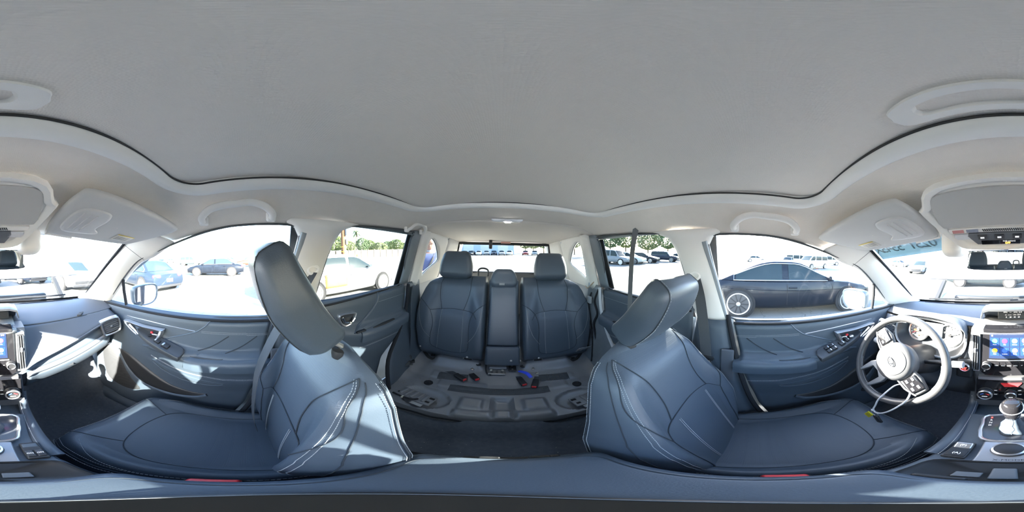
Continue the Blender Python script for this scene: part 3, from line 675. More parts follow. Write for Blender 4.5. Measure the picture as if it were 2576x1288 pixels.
# passenger face: padded upper face, stitched lip, recessed leaf, silver strip, glovebox
PX = [.135+.52*i/26 for i in range(27)]
def lipz(x): return interp([(.13, -.50), (.17, -.475), (.25, -.445), (.36, -.415), (.48, -.385), (.60, -.36), (.68, -.345)], x)
def lipy(x): return interp([(.13, .585), (.2, .612), (.35, .632), (.5, .648), (.60, .655), (.68, .655)], x)
rows = []
for t in [j/8 for j in range(9)]:
    rows.append([V((x, lerp(.72, lipy(x), t)+.018*math.sin(PI*t), lerp(-.325, lipz(x), t)+.012*math.sin(PI*t))) for x in PX])
MB().sheet(rows).build('passenger_pad', DASHP, DT, smooth=70, solid=.005)
lip = [V((x, lipy(x)-.002, lipz(x))) for x in PX]
MB().tube(lip, .0045, 8).build('stitched_lip', DASHP, DT)
MB().stitch([p+V((0, -.003, .006)) for p in lip], .006, .004, .0009).build('stitching', THREAD, DT)
stz = lambda x: interp([(.13, -.525), (.2, -.515), (.35, -.492), (.5, -.462), (.62, -.43), (.68, -.42)], x)
rows = [[V((x, lerp(lipy(x), lipy(x)+.012, t)+.022*math.sin(PI*t), lerp(lipz(x), stz(x), t))) for x in PX] for t in [j/5 for j in range(6)]]
MB().sheet(rows).build('lower_leaf', INSERT, DT, smooth=70, solid=.004)
rows = [[V((x, lipy(x)+.010-.008*math.sin(PI*t), lerp(stz(x), stz(x)-.033, t))) for x in PX[1:-3]] for t in [j/4 for j in range(5)]]
MB().sheet(rows).build('silver_strip', mat('brushed silver strip', (.22, .25, .29), .45, metal=.5), DT, smooth=70, solid=.004)
rows = [[V((x, lipy(x)+lerp(.012, .05, t*t), lerp(stz(x)-.033, stz(x)-.13, t))) for x in PX[1:-2]] for t in [j/5 for j in range(6)]]
gb = MB().sheet(rows).build('glovebox', DOORP, DT, smooth=70, solid=.006)
MB().rbox((.33, .655, -.565), (.10, .012, .022), .005).build('glovebox_latch', mat('latch plastic', (.04, .044, .05), .4), gb)
rows = [[V((x, lipy(x)+lerp(.05, .30, t), lerp(stz(x)-.13, -.72, t))) for x in PX] for t in (0, .5, 1)]
MB().sheet(rows).build('kick_panel', CARPET, DT, smooth=70, solid=.004)
# face vents at the outer ends
def vent(c, wdt, hgt, nrm, up, nslat, name, ring=SILVER, tilt=0):
    F = frame(c, V(up).cross(V(nrm)), up); R = F.to_3x3()
    lp = [V((x*wdt/2, y*hgt/2, 0)) for x, y in ((-1, -.6), (-.8, -1), (.55, -1), (.95, -.55), (1, .6), (.7, 1), (-.8, 1), (-1, .7))]; lp = cr(lp, 3, True)
    e = MB().sheet([[F @ V((p.x*1.12, p.y*1.12, -.02)) for p in lp], [F @ V((p.x*1.10, p.y*1.10, .006)) for p in lp], [F @ (p+V((0, 0, .008))) for p in lp], [F @ V((p.x*.9, p.y*.9, .003)) for p in lp]], closed=True).build(name, ring, DT, smooth=50)
    MB().sheet([[F @ V((p.x*.93, p.y*.93, .002)) for p in lp], [F @ V((p.x*.88, p.y*.88, -.03)) for p in lp], [F @ V((0, 0, -.03)) for p in lp]], closed=True).build('duct', BLACKP, e, smooth=50)
    for k in range(nslat):
        y = (-.5+(k+.5)/nslat)*hgt*.86; MB().box(F @ V((0, y, -.006)), (wdt*.9, .0028, .016), R @ Matrix.Rotation(.35, 3, 'X')).build('slat', DASHP, e)
    MB().rbox(F @ V((0, 0, .002)), (.012, .012, .010), .003, R).build('slider', SILVER, e)
    return e
vent((.598, .632, -.392), .098, .090, (-.45, -1, .22), (-.25, 0.05, 1), 6, 'outer_vent')
vent((-.600, .632, -.395), .098, .085, (.45, -1, .22), (.25, 0.05, 1), 6, 'outer_vent')
# driver side face panel below the cluster
DX = [-.135-.52*i/52 for i in range(53)]
kz = lambda x: lerp(-.325, -.468, sm(-.585, -.545, x)*sm(-.145, -.185, x))
rows = [[V((x, lerp(lerp(.70, .625, sm(-.33, -.46, kz(x))), .62, sm(0, .3, t))+.22*max(0, t-.55), lerp(kz(x), -.80, t))) for x in DX] for t in [j/10 for j in range(11)]]
MB().sheet(rows).build('knee_panel', DASHP, DT, smooth=70, solid=.005)
# ---------------- instrument cluster under its hood
IC = DT
hd = [V((-.56, .63, -.35)), V((-.545, .65, -.315)), V((-.49, .66, -.287)), V((-.35, .66, -.272)), V((-.24, .655, -.282)), V((-.185, .645, -.305)), V((-.17, .64, -.345))]
hd = cr(hd, 5); bk = [V((lerp(p.x, -.36, .12), .76, p.z-.02)) for p in hd]
MB().sheet([[p+V((0, .0, .004)) for p in bk], [p.lerp(q, .5)+V((0, 0, .012)) for p, q in zip(bk, hd)], [p+V((0, 0, .006)) for p in hd], [p+V((0, -.006, 0)) for p in hd], [p+V((0, 0, -.006)) for p in hd], [p+V((0, 0, -.012)) for p in bk]]).build('hood', DASHP, IC, smooth=60, solid=.003)
fc = cr([V((-.545, .655, -.36)), V((-.52, .68, -.315)), V((-.36, .69, -.298)), V((-.20, .675, -.32)), V((-.175, .65, -.37)), V((-.19, .625, -.43)), V((-.25, .61, -.458)), V((-.36, .61, -.455)), V((-.48, .62, -.45)), V((-.535, .64, -.42))], 4, True)
cc = V((-.36, .735, -.375))
MB().sheet([[p for p in fc], [p.lerp(cc, .06)+V((0, .03, 0)) for p in fc], [p.lerp(cc, .25)+V((0, .05, 0)) for p in fc], [cc+V((0, .03, 0)) for p in fc]], closed=True).build('binnacle', mat('binnacle plastic', (.05, .055, .062), .4), IC, smooth=60)
MB().tube(fc, .006, 8, closed=True).build('bezel', mat('grey bezel', (.22, .24, .26), .4), IC)
for x in (-.435, -.265):
    c = V((x, .70, -.378)); nr = V((0, -1, .28)).normalized()
    d = MB().lathe([(.060, -.01), (.062, .006), (.056, .009), (.052, .004), (.052, -.004), (0, -.004)], c, nr, 32).build('dial', SILVER, IC)
    MB().lathe([(.0515, -.001), (.0, -.0005)], c, nr, 28).build('dial_face', mat('dial face', (.10, .105, .11), .3), d)
    F = frame(c+nr*.002, (1, 0, 0), V((0, .28, 1)))
    for k in range(13):
        a = math.radians(225-270*k/12); MB().box(F @ V((math.cos(a)*.044, math.sin(a)*.044, 0)), (.008, .0018, .0008), F.to_3x3() @ Matrix.Rotation(a, 3, 'Z')).build('tick', mat('white dial print', (.8, .8, .8), .5), d)
    for k, t_ in enumerate(('0', '20', '60', '100', '140') if x > -.3 else ('0', '2', '4', '6', '8')):
        a = math.radians(225-270*k/4); text_obj('numeral', t_, .012, MATS['white dial print'], d, F @ Matrix.Translation((math.cos(a)*.033, math.sin(a)*.033, 0)))
    a = math.radians(215 if x < -.3 else 20); MB().box(F @ V((math.cos(a)*.02, math.sin(a)*.02, .002)), (.045, .003, .001), F.to_3x3() @ Matrix.Rotation(a, 3, 'Z')).build('needle', RED if x < -.3 else MATS['white dial print'], d)
    MB().lathe([(.008, 0), (.007, .006), (0, .006)], c, nr, 16).build('hub', BLACKP, d)
    if x < -.3:
        AMB = mat('amber warning light', (.8, .3, .02), .5, emit=(1, .32, .02), estr=4)
        for u, v_ in ((-.022, -.004), (-.008, -.006), (.014, -.024), (.0, -.03)): MB().box(F @ V((u, v_, .0015)), (.008, .006, .0006), F.to_3x3()).build('warning_light', AMB, d)
MB().rbox((-.35, .70, -.36), (.10, .008, .075), .003, Matrix.Rotation(-.27, 3, 'X')).build('info_screen', mat('grey info screen', (.12, .13, .14), .15), IC)
# ---------------- centre stack
CS = DT
SR = Matrix.Rotation(-.20, 3, 'X')       # the face leans back a little
def cs(x, z, d=0):                        # point on the stack face
    return V((x, .612+.20*(z+.45)-d, z))
def cs_frame(x, z, d=0): return frame(cs(x, z, d), (1, 0, 0), cs(x, z+.1)-cs(x, z))
def plate(loop, d0, d1, name, m, par, inset=.985, lab=None):
    c = V((sum(p[0] for p in loop)/len(loop), sum(p[1] for p in loop)/len(loop), 0))
    lp = [V((p[0], p[1], 0)) for p in loop]
    ins = [p.lerp(c, 1-inset) for p in lp]
    g = MB().loft([[cs(p.x, p.y, d0) for p in lp], [cs(p.x, p.y, d1-.0015) for p in lp], [cs(p.x, p.y, d1) for p in ins]])
    return g.build(name, m, par, smooth=30, label=lab)
plate([(-.150, -.30), (-.160, -.42), (-.125, -.535), (-.128, -.72), (.138, -.72), (.135, -.535), (.172, -.42), (.162, -.30)], -.09, -.012, 'body', DASHP, CS)
plate([(-.098, -.296), (-.102, -.505), (-.088, -.517), (.10, -.517), (.114, -.505), (.110, -.296)], -.05, .004, 'touchscreen_surround', GLOSSB, CS)
SCR = mat('lit screen blue', (.012, .018, .04), .12, emit=(.02, .045, .12), estr=.3)
scr = plate([(-.072, -.313), (-.074, -.428), (.086, -.428), (.084, -.313)], .003, .0052, 'touchscreen', SCR, CS, .998)
WHITE = mat('white print', (.8, .8, .8), .6, emit=(.8, .82, .85), estr=.12)
icons = [((.08, .75, .2), 'Phone'), ((.85, .05, .15), 'Map'), ((.5, .55, .62), 'Settings'), ((.75, .1, .55), 'Radio'), ((.9, .5, .05), 'Apps'), ((.05, .15, .7), 'SUBARU'), ((.95, .3, .12), 'Media'), ((.2, .4, .8), 'Audio')]
for k, (c3, nm) in enumerate(icons):
    x = -.052+.038*(k % 4); z = -.348 if k < 4 else -.392; F = cs_frame(x, z, .0056)
    tl = MB().rbox(F @ V((0, -.003, 0)), (.034, .040, .0008), .0003, F.to_3x3()).build('icon_tile', mat('icon tile blue', (.012, .03, .10), .2, emit=(.015, .05, .24), estr=.35 if k != 5 else .5), scr)
    MB().lathe([(.0105, 0), (.0105, .0012), (0, .0012)], F @ V((0, .003, .0004)), F.to_3x3().col[2], 24).build('icon_disc', mat('icon colour %d' % k, tuple(q*.45 for q in c3), .4, emit=c3, estr=.25), tl)
    text_obj('icon_caption', nm, .0058, WHITE, tl, F @ Matrix.Translation((0, -.0135, .0012)))
text_obj('clock', '2:48', .008, WHITE, scr, cs_frame(.07, -.321, .0056)); MB().rbox(cs(-.062, -.322, .0056), (.006, .001, .006), .0004).build('home_icon', WHITE, scr)
for x in (-.082, .095):
    kn = MB().lathe([(.018, 0), (.018, .004), (.0155, .006), (.0155, .018), (.014, .020), (0, .0205)], cs(x, -.462, .002), V((0, -1, .2)), 28).build('volume_knob', BLACKP, CS)
    MB().lathe([(.0162, .0), (.0165, .006), (.0145, .008), (.0145, 0)], cs(x, -.462, .018), V((0, -1, .2)), 28).build('knob_ring', SILVER, kn)
for k in range(6):
    x = -.045+.023*k; F = cs_frame(x, -.458, .005)
    b = MB().rbox(F @ V((0, 0, 0)), (.021, .022, .003), .001, F.to_3x3()).build('media_button', GLOSSB, CS)
    text_obj('button_mark', ('HOME', 'MENU', 'RADIO', 'MEDIA', '<<', '>>')[k], .005, WHITE, b, F @ Matrix.Translation((0, -.005, .0018)))
MB().rbox(cs(.006, -.437, .006), (.17, .003, .004), .001).build('disc_slot', mat('pale slot edge', (.5, .5, .5), .4), CS)
text_obj('side_mark', 'LR', .006, WHITE, CS, cs_frame(-.09, -.495, .0046))
# side vents of the stack
for s, x in ((-1, -.126), (1, .139)):
    lp = [(x-.017*s*s, -.315), (x-.019, -.43), (x-(.006 if s < 0 else .019), -.50), (x+(.019 if s < 0 else .006), -.50), (x+.019, -.43), (x+.017, -.315)]
    e = plate(lp, -.05, .006, 'side_vent', SILVER, CS, .97)
    lq = [(x+(p[0]-x)*.76, -.40+(p[1]+.40)*.92) for p in lp]; d = plate(lq, .0, .0066, 'duct', BLACKP, e)
    for k in range(3): MB().box(cs(x-.009+.009*k, -.405, .010), (.0022, .010, .16), SR).build('slat', DASHP if k != 1 else SILVER, e)
    MB().rbox(cs(x, -.39, .014), (.010, .012, .022), .003).build('slider', SILVER, e)
# brow shelf above the screen, with the upper display in its own hood
MB().sheet([[V((x, y, z)) for x in (-.115, -.06, 0, .07, .128)] for y, z in ((.80, -.292), (.74, -.297), (.69, -.303), (.655, -.303), (.640, -.308), (.636, -.318))]).build('brow_shelf', mat('textured shelf', (.17, .17, .165), .6, bump=.6, scale=260), CS, smooth=60, solid=.006)
MB().lathe([(.024, 0), (.024, .002), (.02, .003), (0, .003)], (.05, .70, -.3), (0, .1, 1), 24).build('sensor_disc', RUBBER, CS)
ud = MB().loft([[V((-.122, y0, z0)), V((.150, y0, z0)), V((.150, y1, z1)), V((-.122, y1, z1))] for y0, z0, y1, z1 in ((.83, -.238, .83, -.30), (.76, -.236, .80, -.296))]).build('display_hood', DASHP, CS, bev=.006)
vz = [V((-.132, .755, -.285)), V((-.118, .735, -.243)), V((-.09, .725, -.230)), (V((.11, .725, -.230))), V((.145, .735, -.243)), V((.158, .755, -.285))]
MB().sheet([[p+V((0, .07, .004)) for p in vz], [p+V((0, 0, .006)) for p in vz], [p+V((0, -.006, 0)) for p in vz], [p+V((0, .0, -.010)) for p in vz], [p+V((0, .06, -.006)) for p in vz]]).build('hood_lip', mat('pale hood lip', (.30, .32, .35), .4), CS, smooth=60, solid=.003)
UD = frame((.030, .7555, -.268), (1, 0, 0), (0, .30, 1))
u0 = MB().rbox((.030, .757, -.268), (.16, .006, .044), .002, Matrix.Rotation(-.29, 3, 'X')).build('info_display', mat('dark lcd', (.03, .033, .036), .12), CS)
for k, tx in enumerate(('MPG    ---    AVG  22.8', '-o  ------   --o-- 22.9', '0     20    40    60')): text_obj('lcd_line', tx, .009, WHITE, u0, UD @ Matrix.Translation((-.012, .012-.012*k, .002)))
# climate panel with three knobs and the hazard switch
plate([(-.118, -.545), (-.116, -.665), (.126, -.665), (.128, -.545)], -.05, .006, 'climate_panel', GLOSSB, CS)
plate([(-.112, -.524), (-.112, -.537), (.120, -.537), (.120, -.524)], -.05, .012, 'silver_crossbar', SILVER, CS)
for x, r in ((-.083, .027), (.004, .020), (.092, .027)):
    kn = MB().lathe([(r*1.12, 0), (r*1.12, .004), (r, .006), (r*.96, .020), (r*.86, .023), (r*.7, .0225), (0, .0225)], cs(x, -.615, .006), V((0, -1, .25)), 32).build('climate_knob', BLACKP, CS)
    MB().lathe([(r*1.0, 0), (r*1.02, .006), (r*.86, .009), (r*.80, .006), (r*.80, 0)], cs(x, -.615, .024), V((0, -1, .25)), 32).build('knob_ring', SILVER, kn)
    F = cs_frame(x, -.615, .031); MB().box(F @ V((0, -.006, 0)), (r*.7, .003, .001), F.to_3x3()).build('knob_mark', WHITE, kn)
    if r > .02:
        MB().box(F @ V((r*.35, .008, 0)), (r*.5, .004, .001), F.to_3x3() @ Matrix.Rotation(-.6, 3, 'Z')).build('heat_mark', RED, kn); MB().box(F @ V((-r*.35, .008, 0)), (r*.5, .004, .001), F.to_3x3() @ Matrix.Rotation(.6, 3, 'Z')).build('cool_mark', mat('blue mark', (.05, .15, .6), .5), kn)
hz_ = plate([(-.030, -.556), (-.018, -.574), (.030, -.574), (.044, -.556)], .004, .012, 'hazard_switch', RED, CS)
for x in (-.048, .035, .056):
    for z in (-.598, -.622):
        F = cs_frame(x, z, .008); b = MB().rbox(F @ V((0, 0, 0)), (.018, .010, .004), .001, F.to_3x3()).build('climate_button', BLACKP, CS); MB().box(F @ V((0, 0, .0024)), (.010, .002, .0006), F.to_3x3()).build('button_mark', WHITE, b)
# start button and light stalks
MB().rbox((-.168, .615, -.50), (.066, .04, .10), .012, SR).build('start_button_housing', BLACKP, CS)
sb = MB().lathe([(.022, 0), (.022, .006), (.018, .009), (.016, .006), (0, .006)], (-.165, .596, -.482), V((0, -1, .2)), 28).build('start_button', SILVER, CS)
MB().lathe([(.0155, 0), (0, .0012)], (-.165, .590, -.481), V((0, -1, .2)), 24).build('start_cap', GLOSSB, sb)
F = frame((-.165, .5875, -.4805), (1, 0, 0), (0, .2, 1)); text_obj('start_text', 'START', .007, mat('red lit print', (.8, .05, .05), .5, emit=(1, .08, .06), estr=1.2), sb, F); text_obj('stop_text', 'STOP', .007, MATS['red lit print'], sb, F @ Matrix.Translation((0, -.008, 0)))
# ================================================================ centre console
CC = thing('centre_console', (0, .2, -1.1), 'charcoal centre console with shift lever, silver frame and padded armrest lid', 'centre console')
def sec(y, hw, zt, r=.02, zb=-1.08, fl=.0):
    return [V((-hw-fl, y, zb)), V((-hw-fl*.4, y, (zt+zb)/2)), V((-hw, y, zt-r)), V((-hw+r*.3, y, zt-r*.3)), V((-hw+r, y, zt)), V((0, y, zt)), V((hw-r, y, zt)), V((hw-r*.3, y, zt-r*.3)), V((hw, y, zt-r)), V((hw+fl*.4, y, (zt+zb)/2)), V((hw+fl, y, zb))]
rings = [sec(.66, .118, -.735), sec(.56, .118, -.735), sec(.51, .118, -.72), sec(.47, .118, -.675), sec(.38, .114, -.668), sec(.30, .108, -.662), sec(.22, .108, -.655), sec(.205, .11, -.648), sec(.10, .112, -.645), sec(-.10, .112, -.645), sec(-.20, .112, -.66), sec(-.225, .108, -.70), sec(-.235, .10, -.8), sec(-.245, .10, -1.08)]
MB().loft([r for r in rings]).build('body', DOORP, CC, smooth=40)
# padded knee rails either side, from the stack down past the shifter
for s in (1, -1):
    rp_ = cr([V((s*.132, .615, -.66)), V((s*.128, .57, -.715)), V((s*.122, .50, -.705)), V((s*.115, .40, -.678)), V((s*.109, .30, -.664)), V((s*.108, .235, -.668))], 6)
    ra = MB().tube(rp_, [.018]*8+[.017]*(len(rp_)-8), 10, flat=.8).build('knee_rail', LEATHER, CC)
    MB().stitch([p+V((-s*.011, 0, .0155)) for p in rp_[4:]], .006, .004, .0009).build('stitching', THREAD, ra)
    MB().rbox((s*.131, .603, -.684), (.022, .018, .03), .004, Matrix.Rotation(.5, 3, 'X')).build('silver_clip', SILVER, CC)
# silver gear-selector frame, gloss plate, boot, lever
fr = cr([V((-.062, .458, 0)), V((-.070, .40, 0)), V((-.066, .355, 0)), V((-.046, .318, 0)), (V((.046, .318, 0))), V((.066, .355, 0)), V((.074, .40, 0)), V((.068, .458, 0))], 4, True)
zf = lambda y: -.668+(.46-y)*.07+.008
MB().tube([V((p.x+.008, p.y, zf(p.y)+.002)) for p in fr], .0055, 8, closed=True).build('silver_frame', SILVER, CC)
MB().sheet([[V((p.x*k+.008, .39+(p.y-.39)*k, zf(.39+(p.y-.39)*k)+.002)) for p in fr] for k in (.97, .6, .01)], closed=True).build('selector_plate', mat('smoked gloss plate', (.05, .055, .065), .12), CC, smooth=0)
bt = []
for t, r, dz in ((0, .034, 0), (.2, .033, .018), (.35, .024, .03), (.5, .022, .05), (.7, .015, .066), (1, .012, .085)):
    bt.append([V((.012+math.cos(a)*r*(1+.10*math.sin(a*5+t*9)), .385+.008*t+math.sin(a)*r*1.25*(1+.08*math.cos(a*6)), zf(.39)+.003+dz)) for a in [2*PI*k/24 for k in range(24)]])
bo = MB().loft(bt).build('gear_boot', LEATHER, CC, smooth=80)
MB().stitch([V((.009, .345+.028*t, zf(.39)+.012+.07*t)) for t in [i/8 for i in range(9)]], .005, .0035, .0009).build('stitching', THREAD, bo)
kc = V((.012, .398, zf(.39)+.125)); kr = []
for t, a, b in ((-1, .011, .012), (-.8, .018, .02), (-.3, .023, .024), (.3, .027, .029), (.75, .026, .027), (.93, .021, .022), (1, .012, .013)):
    kr.append([kc+V((math.cos(q)*a, math.sin(q)*b+t*.008, t*.045)) for q in [2*PI*k/24 for k in range(24)]])
kb = MB().loft(kr).build('gear_knob', GLOSSB, CC, smooth=60)
MB().tube([kc+V((math.cos(q)*.0275, math.sin(q)*.029+.003, .016+.012*math.sin(q))) for q in [2*PI*k/32 for k in range(32)]], .003, 6, closed=True).build('knob_band', SILVER, kb)
for k, ch in enumerate('PRND'):
    col = mat('red lit print', (.8, .05, .05)) if ch == 'P' else WHITE
    text_obj('gear_letter', ch, .011, col, CC, frame((-.044, .442-.014*k, zf(.43)+.0045), (1, 0, 0), (0, 1, -.07)))
# drive mode dial panel, parking brake switch, seat heater switches
MB().rbox((.006, .262, -.651), (.094, .096, .012), .004).build('dial_panel', mat('satin grey panel', (.30, .31, .33), .35, metal=.4), CC)
dl = MB().lathe([(.031, 0), (.031, .003), (.027, .005), (.027, .014), (.024, .016), (0, .016)], (.006, .272, -.646), (0, 0, 1), 32).build('mode_dial', BLACKP, CC)
MB().lathe([(.029, 0), (.029, .006), (.025, .008), (.025, 0)], (.006, .272, -.637), (0, 0, 1), 32).build('dial_ring', SILVER, dl)
text_obj('dial_text', 'X-MODE', .011, mat('dark print', (.05, .05, .055), .6), CC, frame((.006, .226, -.6445), (1, 0, 0), (0, 1, 0)))
MB().rbox((-.072, .262, -.652), (.038, .075, .014), .004).build('brake_switch_bezel', BLACKP, CC)
b = MB().rbox((-.072, .282, -.645), (.032, .026, .012), .004, Matrix.Rotation(.3, 3, 'X')).build('parking_brake_switch', SILVER, CC); text_obj('switch_mark', '(P)', .011, WHITE, b, frame((-.072, .280, -.6375), (1, 0, 0), (0, 1, .3)))
b = MB().rbox((-.072, .245, -.647), (.032, .028, .008), .003).build('hold_switch', BLACKP, CC); text_obj('switch_mark', '(A)', .011, WHITE, b, frame((-.072, .245, -.6425), (1, 0, 0), (0, 1, 0)))
MB().rbox((.081, .262, -.652), (.034, .075, .014), .004).build('heater_switch_bezel', BLACKP, CC)
for k in range(2):
    b = MB().rbox((.073+.016*k, .248, -.646), (.0145, .03, .009), .003).build('seat_heater_switch', mat('dark switch', (.03, .032, .036), .3), CC); text_obj('switch_mark', 'ON', .007, WHITE, b, frame((.073+.016*k, .248, -.641), (1, 0, 0), (0, 1, 0)))
MB().rbox((.081, .285, -.648), (.028, .018, .008), .003).build('blank_cover', DOORP, CC)
# cup holder well
cw = cr([V((-.088, .165, 0)), V((-.075, .205, 0)), V((0, .212, 0)), V((.082, .205, 0)), V((.096, .165, 0)), V((.085, .12, 0)), V((0, .11, 0)), V((-.075, .12, 0))], 5, True)
MB().sheet([[V((p.x*1.12, .16+(p.y-.16)*1.15, -.648)) for p in cw], [V((p.x*1.08, .16+(p.y-.16)*1.1, -.640)) for p in cw], [V((p.x, p.y, -.641)) for p in cw], [V((p.x*.95, p.y*.96+.007, -.6445)) for p in cw], [V((p.x*.01, .16, -.6442)) for p in cw]], closed=True).build('cup_holder', mat('cup well black', (.012, .013, .015), .35), CC, smooth=50)
MB().rbox((.004, .165, -.640), (.026, .045, .008), .003).build('cup_divider', mat('grey rubber', (.11, .12, .13), .6), CC)
for x in (-.03, .038): MB().rbox((x, .158, -.642), (.028, .02, .005), .002).build('cup_tab', mat('grey rubber', (.11, .12, .13), .6), CC)
# padded armrest lid with stitched border, hinge rear edge
def lw(p): return V((p.x*(1-.06*sm(-.02, .15, p.y)), p.y, p.z+.008*math.cos(p.x*11)*(1 if p.z > 0 else 0)))
lid = MB().rbox((.004, -.032, -.610), (.248, .31, .062), .024, warp=lw, m=8).build('armrest_lid', LEATHER, CC, smooth=80)
lp = rrect(.108, .104, -.170, .108, .03, 16)
MB().tube([V((x+.004, y, -.5755)) for x, y in lp], .0012, 6, closed=True).build('seam', SEAMC, lid)
for x in (-.035, .03): MB().rbox((x, -.194, -.605), (.03, .012, .012), .004).build('lid_hinge', BLACKP, CC)
MB().rbox((.0, -.198, -.625), (.13, .012, .02), .004).build('hinge_plate', BLACKP, CC)
MB().rbox((-.045, .128, -.598), (.05, .012, .018), .005).build('lid_latch', BLACKP, CC)

# ---- low stand under the viewpoint, resting on the armrest lid
ST = thing('camera_stand', (.028, 0, -.574), 'small black ribbed round stand on the armrest lid', 'stand')
MB().lathe([(.0, 0), (.052, 0), (.052, .006), (.046, .010), (.02, .012), (.0, .012)], (.028, 0, -.572), (0, 0, 1), 40).build('base', BLACKP, ST)
for r in (.046, .038, .030, .022): MB().tube([V((.028+r*math.cos(a), r*math.sin(a), -.560)) for a in [2*PI*k/36 for k in range(36)]], .0016, 5, closed=True).build('rib', mat('grey rubber', (.11, .12, .13), .6), ST)
MB().lathe([(.006, 0), (.006, .40), (.010, .402), (.010, .43), (0, .43)], (.028, 0, -.562), (0, 0, 1), 16).build('pole', BLACKP, ST)

# ================================================================ steering wheel
SWC = V((-.354, .435, -.408)); SWN = V((0, -.90, .44)).normalized()
SW = thing('steering_wheel', SWC, 'black leather three-spoke steering wheel turned to the right, silver lower spoke', 'steering wheel')
SF = frame(SWC, (1, 0, 0), V((0, .44, .90))); spin = Matrix.Rotation(math.radians(-38), 4, 'Z'); SF = SF @ spin
WL = mat('steering leather', (.06, .062, .066), .33, bump=.1, scale=400)
R_ = .184
g = MB().tube([SF @ V((math.cos(a)*R_, math.sin(a)*R_, 0)) for a in [2*PI*k/72 for k in range(72)]], .0155, 12, closed=True); g.build('rim', WL, SW)
for a0, a1 in ((.25, .85), (2.3, 2.9), (4.1, 5.3)):
    MB().stitch([SF @ V((math.cos(a)*(R_-.0155), math.sin(a)*(R_-.0155), .003)) for a in [lerp(a0, a1, i/30) for i in range(31)]], .0055, .004, .001).build('rim_stitching', THREAD, SW)
MB().loft([[SF @ V((math.cos(a)*r*1.05, math.sin(a)*r-.006, h)) for a in [2*PI*k/40 for k in range(40)]] for r, h in ((.055, -.06), (.078, -.03), (.082, -.002), (.078, .014), (.066, .022), (.03, .026), (.001, .0265))]).build('airbag_hub', mat('hub skin', (.075, .078, .084), .4, bump=.1, scale=500), SW, smooth=60)
pad = MB().lathe([(.058, 0), (.058, .004), (.05, .0065), (0, .009)], SF @ V((0, -.004, .0205)), SF.to_3x3().col[2], 40).build('horn_pad', MATS['hub skin'], SW)
MB().tube([SF @ V((math.cos(a)*.022, math.sin(a)*.012-.004, .0312)) for a in [2*PI*k/32 for k in range(32)]], .0012, 6, closed=True).build('oval_emblem', CHROME, pad)
for k in range(6):
    a = 2*PI*k/6; r = .009 if k else .013
    MB().lathe([(.0018 if k else .003, 0), (0, .001)], SF @ V((math.cos(a)*.011-.002*(k == 0), math.sin(a)*.005-.004, .0305)), SF.to_3x3().col[2], 8).build('emblem_star', CHROME, pad)
for sg in (-1, 1):
    q = [(.066, .035), (.11, .044), (.160, .030), (.163, -.012), (.12, -.028), (.072, -.034)]
    sp = MB().prism([SF @ V((sg*x, y, -.010)) for x, y in q], SF.to_3x3().col[2]*.018).build('spoke', mat('spoke plastic', (.05, .053, .058), .4), SW, bev=.004)
    cp_ = MB().rbox(SF @ V((sg*.117, .008, .010)), (.062, .052, .008), .003, SF.to_3x3()).build('control_pad', GLOSSB, sp)
    for u, v_ in ((-.018, .012), (.018, .012), (-.018, -.012), (.018, -.012), (0, 0)): MB().rbox(SF @ V((sg*.117+u, .008+v_, .0145)), (.014, .009, .003), .001, SF.to_3x3()).build('pad_button', mat('grey key', (.25, .26, .28), .4), sp)
    MB().tube([SF @ V((sg*.075, -.034, .008)), SF @ V((sg*.12, -.030, .009)), SF @ V((sg*.162, -.014, .008))], .004, 6).build('silver_edge', SILVER, sp)
q = [(-.045, -.070), (-.055, -.100), (-.048, -.168), (-.036, -.168), (-.028, -.10), (0, -.092), (.028, -.10), (.036, -.168), (.048, -.168), (.055, -.100), (.045, -.070)]
MB().prism([SF @ V((x, y, -.010)) for x, y in q], SF.to_3x3().col[2]*.020).build('lower_spoke', SILVER, SW, bev=.003)
MB().loft([[SWC-SWN*d+SF.to_3x3() @ V((math.cos(a)*r, math.sin(a)*r*.8, 0)) for a in [2*PI*k/20 for k in range(20)]] for d, r in ((.03, .05), (.07, .07), (.22, .085), (.26, .06))]).build('column_shroud', BLACKP, SW, smooth=60)
for sg, L in ((1, .165), (-1, .16)):
    st = MB().tube([SWC-SWN*.10+V((sg*.06, 0, .012)), SWC-SWN*.10+V((sg*L*.75, 0, .03)), SWC-SWN*.095+V((sg*(L+.02), 0, .036))], [.009, .011, .013], 10).build('column_stalk', BLACKP, SW)
    MB().tube([SWC-SWN*.095+V((sg*(L+.005), 0, .034)), SWC-SWN*.094+V((sg*(L+.045), 0, .04))], .0145, 12).build('stalk_end', mat('grey stalk tip', (.25, .26, .27), .5), st)
# ---- zip-tie loop with key tag hanging from the rim
ZT_ = thing('cable_tie_loop', (-.35, .34, -.68), 'white cable tie looped through the lower rim of the steering wheel', 'cable tie')
WHT = mat('white nylon', (.6, .62, .64), .4)
lo = cr([V((-.30, .402, -.490)), V((-.32, .380, -.50)), V((-.342, .342, -.565)), V((-.352, .334, -.62)), V((-.360, .333, -.660)), V((-.343, .333, -.672)), V((-.312, .334, -.640)), V((-.272, .335, -.57)), V((-.250, .360, -.515)), V((-.268, .395, -.495)), V((-.292, .402, -.492))], 6)
MB().tube(lo, .0032, 8).build('tie_strap', WHT, ZT_); MB().rbox((-.362, .332, -.666), (.010, .008, .010), .002).build('tie_head', WHT, ZT_)
KT = thing('key_tag', (-.37, .33, -.74), 'bright yellow key tag on a split ring below the cable tie', 'key tag')
MB().tube([V((-.352+.017*math.cos(a), .331, -.683+.014*math.sin(a))) for a in [2*PI*k/24 for k in range(24)]], .0012, 6, closed=True).build('split_ring', STEEL, KT)
